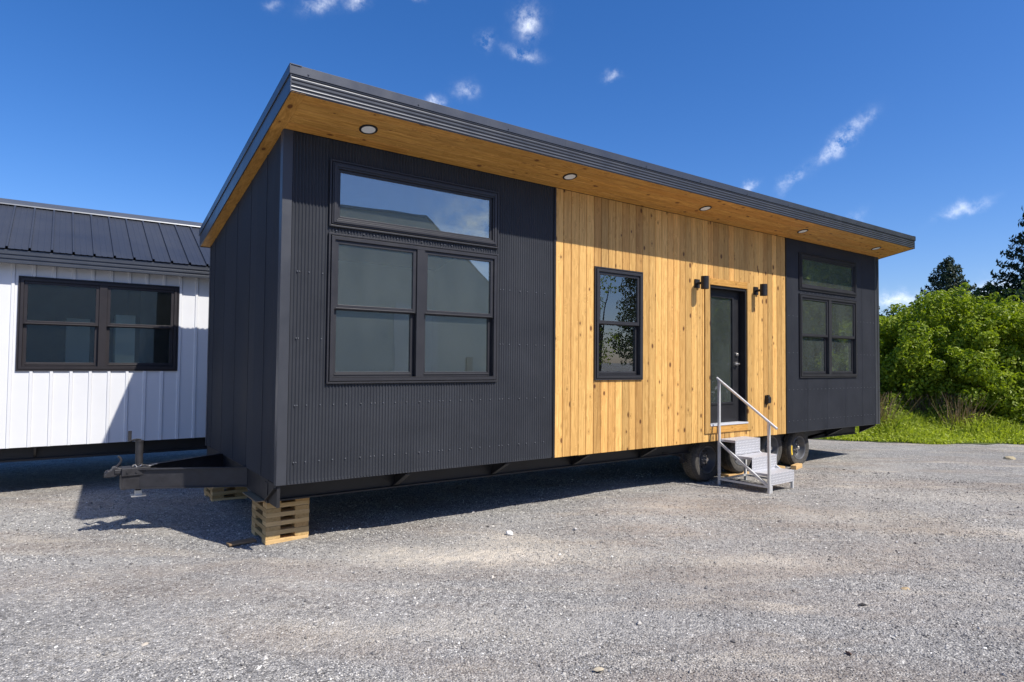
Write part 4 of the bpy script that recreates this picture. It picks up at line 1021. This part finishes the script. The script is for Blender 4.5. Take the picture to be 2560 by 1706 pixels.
def conifer(label, loc, h, rb, seed, per=13000, group='dark conifers behind the shrubs', droop=.28, base=.12):
    rng = np.random.default_rng(seed); t = thing('conifer', label, 'tree', loc, 0, group)
    cs = []; br = []
    rr = random.Random(seed); nb = int(h * 24)
    for i in range(nb):
        f = i / nb; z = h * (base + (1 - base) * f); R_ = rb * (1 - f) ** .8 * rr.uniform(.75, 1.12) + .08
        a = i * 2.39996 + rr.uniform(-.3, .3); br.append((z, R_, a))
    w = np.array([b_[1] for b_ in br]); cnt = (per * w / w.sum()).astype(int) + 4
    for (z, R_, a), k in zip(br, cnt):
        s = rng.uniform(.12, 1., k) ** .75; lat = rng.normal(size=k) * .25 * R_ * (1.15 - s) + rng.normal(size=k) * .05
        x = s * R_ * np.cos(a) - lat * np.sin(a); y = s * R_ * np.sin(a) + lat * np.cos(a)
        zz = z - droop * R_ * s + .30 * R_ * s ** 3 + rng.normal(size=k) * .05 - abs(lat) * .35
        cs.append(np.stack([x, y, zz], 1))
    c = np.concatenate(cs); n = len(c); d = c.copy(); d[:, 2] = .3 * np.linalg.norm(c[:, :2], axis=1) + .2
    nr = d / np.linalg.norm(d, axis=1, keepdims=True) + rng.normal(size=(n, 3)) * .6; nr /= np.linalg.norm(nr, axis=1, keepdims=True)
    s = .19 * rng.uniform(.7, 1.3, n); v = leaf_quads(c, nr, s, s * .34, rng)
    me = np_mesh('crown', v, np.arange(4 * n).reshape(n, 4), 4, M['needle'], rng.random(n)); link('crown', me, t)
    obj('trunk', MB().cyl((0, 0, -.05), (0, 0, h * .97), h * .018, 8, .02), 'bark', t, smooth=True)
    return t
conifer('dark pointed spruce rising above the middle of the shrubs', polar(70.25, 36.), 6.9, 3.3, 21, 26000)
conifer('tall dark fir cut off by the right edge of the picture', polar(76.6, 27.5), 9.4, 2.7, 22, 34000)
conifer('dark conifer peeping out just behind the far end of the house', polar(64.7, 31.), 5.1, 1.7, 23, 16000)
tree('broadleaf_tree', 'small airy dark green tree between the spruce and the tall fir', 'tree', polar(72.9, 27.), 31, shrub_blobs(11, .8, 4.5, 16, 2.4), 900, .13, 'leaf_dark', (.09, 3.2), 'dark leafy trees behind the shrubs')
tree('broadleaf_tree', 'round dark leafy tree behind the shrubs by the house end', 'tree', polar(67.0, 29.), 32, shrub_blobs(12, 1.6, 3.9, 20, 2.0), 800, .13, 'leaf_dark', (.09, 3.0), 'dark leafy trees behind the shrubs')
tree('broadleaf_tree', 'leafy dark tree low against the sky beside the tall fir', 'tree', polar(75.2, 25.), 33, shrub_blobs(13, 1.3, 4.2, 20, 1.8), 900, .12, 'leaf_dark', (.09, 3.0), 'dark leafy trees behind the shrubs')

def edge_dist(P):
    best = np.full(len(P), 1e9); sgn = np.ones(len(P))
    for (x0, y0), (x1, y1) in zip(EDGE, EDGE[1:]):
        d = np.array([x1 - x0, y1 - y0]); l2 = d @ d; q = P - np.array([x0, y0]); t = np.clip(q @ d / l2, 0, 1)
        w = q - t[:, None] * d; dd = np.linalg.norm(w, axis=1); side = -(d[0] * q[:, 1] - d[1] * q[:, 0])
        m_ = dd < best; best[m_] = dd[m_]; sgn[m_] = np.where(side[m_] < 0, 1, -1)
    return best * sgn
def weeds():
    rng = np.random.default_rng(40); P = np.stack([rng.uniform(10, 22, 520000), rng.uniform(-5.5, 8, 520000)], 1)
    wob = .12 * np.sin(P[:, 0] * 3.1) + .10 * np.sin(P[:, 1] * 4.3 + 1)
    d = edge_dist(P) + wob; P = P[(d > 0) & (d < 4.8)]; d = d[(d > 0) & (d < 4.8)]
    dens = np.where(d < .5, 1., .85); k = rng.random(len(P)) < dens * .55; P, d = P[k], d[k]
    clump = .5 + .5 * np.sin(P[:, 0] * 2.7 + 1.3 * np.sin(P[:, 1] * 1.9)) * np.cos(P[:, 1] * 2.3 + .7)
    top = np.clip(.06 + .42 * d, .06, .85) * (.5 + .75 * clump)
    n = len(P)
    # upright blades
    nb = n // 2; a = rng.uniform(0, 2 * PI, nb); h = np.minimum(top[:nb], .52) * rng.uniform(.5, 1.2, nb) + .03; w = rng.uniform(.010, .022, nb)
    lean = rng.normal(size=(nb, 2)) * .28 * h[:, None]; dx = np.stack([np.cos(a), np.sin(a)], 1) * w[:, None]
    base = P[:nb]; v = np.zeros((nb, 4, 3)); v[:, 0, :2] = base - dx; v[:, 1, :2] = base + dx; v[:, 0, 2] = v[:, 1, 2] = .0
    v[:, 2, :2] = base + dx * .6 + lean * .5; v[:, 2, 2] = h * .6; v[:, 3, :2] = base + lean; v[:, 3, 2] = h
    # small leaves
    Q = P[nb:]; m_ = len(Q); z = rng.random(m_) ** .7 * top[nb:] * 1.05 + .02
    nr = rng.normal(size=(m_, 3)) * .7 + np.array([0, -.2, .8]); nr /= np.linalg.norm(nr, axis=1, keepdims=True)
    s = rng.uniform(.05, .10, m_); lv = leaf_quads(np.column_stack([Q, z]), nr, s, s * .45, rng)
    allv = np.concatenate([v.reshape(-1, 3), lv]); nf = nb + m_
    dd = np.concatenate([d[:nb], d[nb:]])
    patch = .5 + .5 * np.sin(allv.reshape(-1, 4, 3)[:, 0, 0] * 1.3) * np.cos(allv.reshape(-1, 4, 3)[:, 0, 1] * 1.7)
    tint = np.clip(rng.random(nf) * .65 + .35 * patch + .15 * (dd < .7), 0, 1)
    me = np_mesh('weeds', allv, np.arange(4 * nf).reshape(nf, 4), 4, M['weed'], tint)
    o = kind(link('weeds', me), 'stuff'); tag(o, 'bright green weeds and grass between the gravel and the shrubs', 'weeds')
    # dry stalks
    rng = np.random.default_rng(41); P = np.stack([rng.uniform(13.5, 18.5, 60000), rng.uniform(-2.5, 4, 60000)], 1); d = edge_dist(P)
    f = np.sin(P[:, 0] * 1.9 + 2) * np.cos(P[:, 1] * 2.2) > .35; P = P[(d > 1.0) & (d < 3.0) & f][:2600]; k = len(P)
    h = rng.uniform(.4, 1.15, k); lean = rng.normal(size=(k, 2)) * .3 * h[:, None]; a = rng.uniform(0, 2 * PI, k); dx = np.stack([np.cos(a), np.sin(a)], 1) * .008
    v = np.zeros((k, 4, 3)); v[:, 0, :2] = P - dx; v[:, 1, :2] = P + dx; v[:, 2, :2] = P + lean + dx * .5; v[:, 3, :2] = P + lean - dx * .5; v[:, 2, 2] = h; v[:, 3, 2] = h
    me = np_mesh('dry_stalks', v.reshape(-1, 3), np.arange(4 * k).reshape(k, 4), 4, M['dry'], rng.random(k))
    o = kind(link('dry_stalks', me), 'stuff'); tag(o, 'brown dry stalks standing among the weeds', 'dry stalks')
weeds()

# ------------------------------------------------------------------ the yard behind the camera: what the panes reflect
def yard_behind():
    ap = Vector((13.1, -22., 0)); rd = Vector((-.63, -.777, 0)).normalized(); gd = Vector((.777, -.63, 0)).normalized()
    t = thing('workshop', 'large pale metal workshop with low gable mirrored in the near windows', 'workshop', (13.1, -22., 0), math.atan2(gd.y, gd.x))
    hw, le, zr, s = 12.5, 26., 8.98, .18; ze = zr - s * hw
    # own frame: x along the gable, ridge runs towards -y
    obj('wall', MB().prism([(-hw, 0), (hw, 0), (hw, ze), (0, zr), (-hw, ze)], 'y', -le, 0), 'shop', t)
    obj('roof', MB().prism([(-hw - .05, ze + .0), (0, zr + .01), (hw + .05, ze + .0), (hw + .05, ze + .10), (0, zr + .11), (-hw - .05, ze + .10)], 'y', -le - .05, .03), 'shop_roof', t)
    dm = MB().box(-3.2, 1.8, 0.005, .06, 0, 4.4); obj('door', dm, 'white_metal', t)
    obj('door', MB().box(6.2, 7.2, 0.005, .06, 0, 2.2), 'roof_dark', t)
    TG = 'tall trees across the yard behind the viewer'
    lab = ['tall dark tree mirrored in the cedar wall window', 'slim light tree mirrored at the edge of the cedar wall window', 'green tree mirrored in the door glass', 'tall green tree mirrored in the far windows',
           'tallest green tree mirrored in the far transom', 'green tree mirrored behind the door glass tree', 'spreading green tree between the mirrored far window trees', 'broad green tree beyond the mirrored tree row']
    for k, (x, y, h, w, mat) in enumerate(((24.6, -17.2, 9.5, 1.9, 'leaf_dark'), (21.2, -18.2, 6.6, 1.3, 'leaf'), (26.5, -14.2, 8.5, 3.4, 'leaf'), (27.5, -9.2, 10.5, 3.6, 'leaf'), (28., -4.6, 11., 3.4, 'leaf'), (31., -16.5, 9., 3.6, 'leaf'), (25.0, -11.6, 5.0, 2.8, 'leaf'), (32., -12., 11.5, 4., 'leaf'))):
        bl = [(a * w / 1.6, b_ * w / 1.6, c_, r_ * w / 1.3) for a, b_, c_, r_ in shrub_blobs(60 + k, 1.6, h, (70, 12, 40, 44, 44, 36, 30, 40)[k], h * .10)]
        tree('yard_tree', lab[k], 'tree', (x, y, 0), 70 + k, bl, (700, 260, 330)[min(k, 2)], (.15, .15, .26)[min(k, 2)], mat, (.18, h * .6), TG)
yard_behind()

# ------------------------------------------------------------------ loose stones
def stones():
    rng = np.random.default_rng(9); n = 210000
    r = 3.0 + 9.5 * rng.random(n) ** 1.55; a = rng.uniform(rad(-16), rad(90), n)
    x = CAM.x + r * np.sin(a); y = CAM.y + r * np.cos(a)
    pk = (np.sin(x * .9 + 1.2 * np.sin(y * .7)) * np.cos(y * 1.1 + .8) + 1) / 2
    keep = (y < 4.4) & ~((y > .40) & (y < 1.05) & (x > 0) & (x < .5)) & (rng.random(n) < .35 + .65 * pk) & ~((((x - 1.44) * .8 - (y + .86) * .6) / 1.0) ** 2 + (((x - 1.44) * .6 + (y + .86) * .8) / .32) ** 2 < rng.random(n) * 1.2); x, y, r = x[keep], y[keep], r[keep]; n = len(x)
    s = .0042 + .0050 * rng.random(n) ** 1.5 + .012 * (rng.random(n) < .018) * rng.random(n); s = s * (1 + .05 * (r - 3))
    base = np.array([(1, 0, 0), (0, 1, 0), (-1, 0, 0), (0, -1, 0), (0, 0, 1), (0, 0, -1)], float)
    v = base[None] * rng.uniform(.65, 1.25, (n, 6, 1)) + rng.normal(size=(n, 6, 3)) * .16
    v *= np.stack([np.ones(n), rng.uniform(.6, 1, n), rng.uniform(.45, .8, n)], 1)[:, None]
    th = rng.uniform(0, 2 * PI, n); c, s_ = np.cos(th)[:, None], np.sin(th)[:, None]
    v = np.stack([v[..., 0] * c - v[..., 1] * s_, v[..., 0] * s_ + v[..., 1] * c, v[..., 2]], 2) * s[:, None, None]
    gz = (.007 * np.sin(1.7 * x + .9 * y) + .006 * np.sin(2.9 * x - 2.1 * y + 1) + .005 * np.sin(5.3 * x + 4.1 * y + 2) + .004 * np.sin(-4.4 * x + 7.7 * y) - .012)
    fade = np.clip((11.5 - x) / 2, 0, 1)
    v += np.stack([x, y, gz * fade + s * .28], 1)[:, None]
    F = np.array([(0, 1, 4), (1, 2, 4), (2, 3, 4), (3, 0, 4), (1, 0, 5), (2, 1, 5), (3, 2, 5), (0, 3, 5)])
    f = (np.arange(n)[:, None, None] * 6 + F[None]).reshape(-1, 3)
    tint = np.repeat(np.clip(rng.beta(2.2, 2.0, n) * .93 + (rng.random(n) < .035) * .45, 0, 1), 8)
    me = np_mesh('loose_gravel', v.reshape(-1, 3), f, 3, M['stones'], tint)
    o = kind(link('loose_gravel', me), 'stuff'); tag(o, 'loose grey gravel lying over the yard', 'gravel')
stones()
def rock(label, x, y, size, col, seed, flat=.55, al=1.):
    rr = random.Random(seed); import bmesh
    bm = bmesh.new(); bmesh.ops.create_icosphere(bm, subdivisions=2, radius=1.)
    pl = [(Vector((rr.uniform(-1, 1), rr.uniform(-1, 1), rr.uniform(-.3, 1))).normalized(), rr.uniform(.42, .72)) for _ in range(9)]
    for v in bm.verts:
        for n_, d in pl:
            q = v.co.dot(n_)
            if q > d: v.co -= n_ * (q - d)
        v.co = Vector((v.co.x * size * al * 1.35, v.co.y * size, v.co.z * size * flat * 1.2))
    me = bpy.data.meshes.new('stone'); bm.to_mesh(me); bm.free()
    key = 'stone_' + '%d_%d_%d' % tuple(int(c * 100) for c in col)
    if key not in M: M[key] = plain(key, col, .85, 0., .18, 60., .3, spec=.25)
    me.materials.append(M[key])
    o = link('stone', me, None, (x, y, size * flat * .45 - .006), rot=(0, 0, rr.uniform(0, 3))); return tag(o, label, 'stone', 'odd stones lying on the gravel')
rock('white angular stone in front of the middle of the house', 2.249, -.55, .040, (.68, .66, .62), 1, .7)
rock('long flat tan stone far off near the grass', 13.42, -1.58, .085, (.40, .34, .22), 2, .6, 1.1)
rock('flat tan stone on the right side of the yard', 3.943, -3.656, .030, (.45, .34, .20), 3, .4, 1.2)
rock('cream stone close to the bottom edge, right of centre', .96, -3.235, .026, (.50, .43, .31), 4, .4, 1.1)
rock('pale grey round stone right of centre in the foreground', 1.658, -2.909, .022, (.52, .49, .44), 5, .45)
rock('flat cream stone left of centre in the foreground', -1.175, -1.37, .024, (.50, .44, .36), 6, .35, 1.3)
rock('pale stone near the bottom left corner', -1.476, -1.576, .026, (.50, .47, .42), 7, .35, 1.3)
rock('small white stone to the right of the white angular one', 2.946, -.78, .028, (.55, .53, .50), 8, .45)
rock('dark stone in the right foreground', 3.302, -3.63, .022, (.06, .055, .055), 9, .5, 1.3)
rock('brownish dark stone nearest the bottom right', 2.397, -3.97, .018, (.14, .09, .07), 10, .5, 1.2)
rock('pale speckled stone beside the brown patch', 2.12, -2.73, .022, (.52, .48, .43), 11, .4, 1.1)
print('tris', sum(len(o.data.polygons) for o in scene.objects if o.type == 'MESH'))
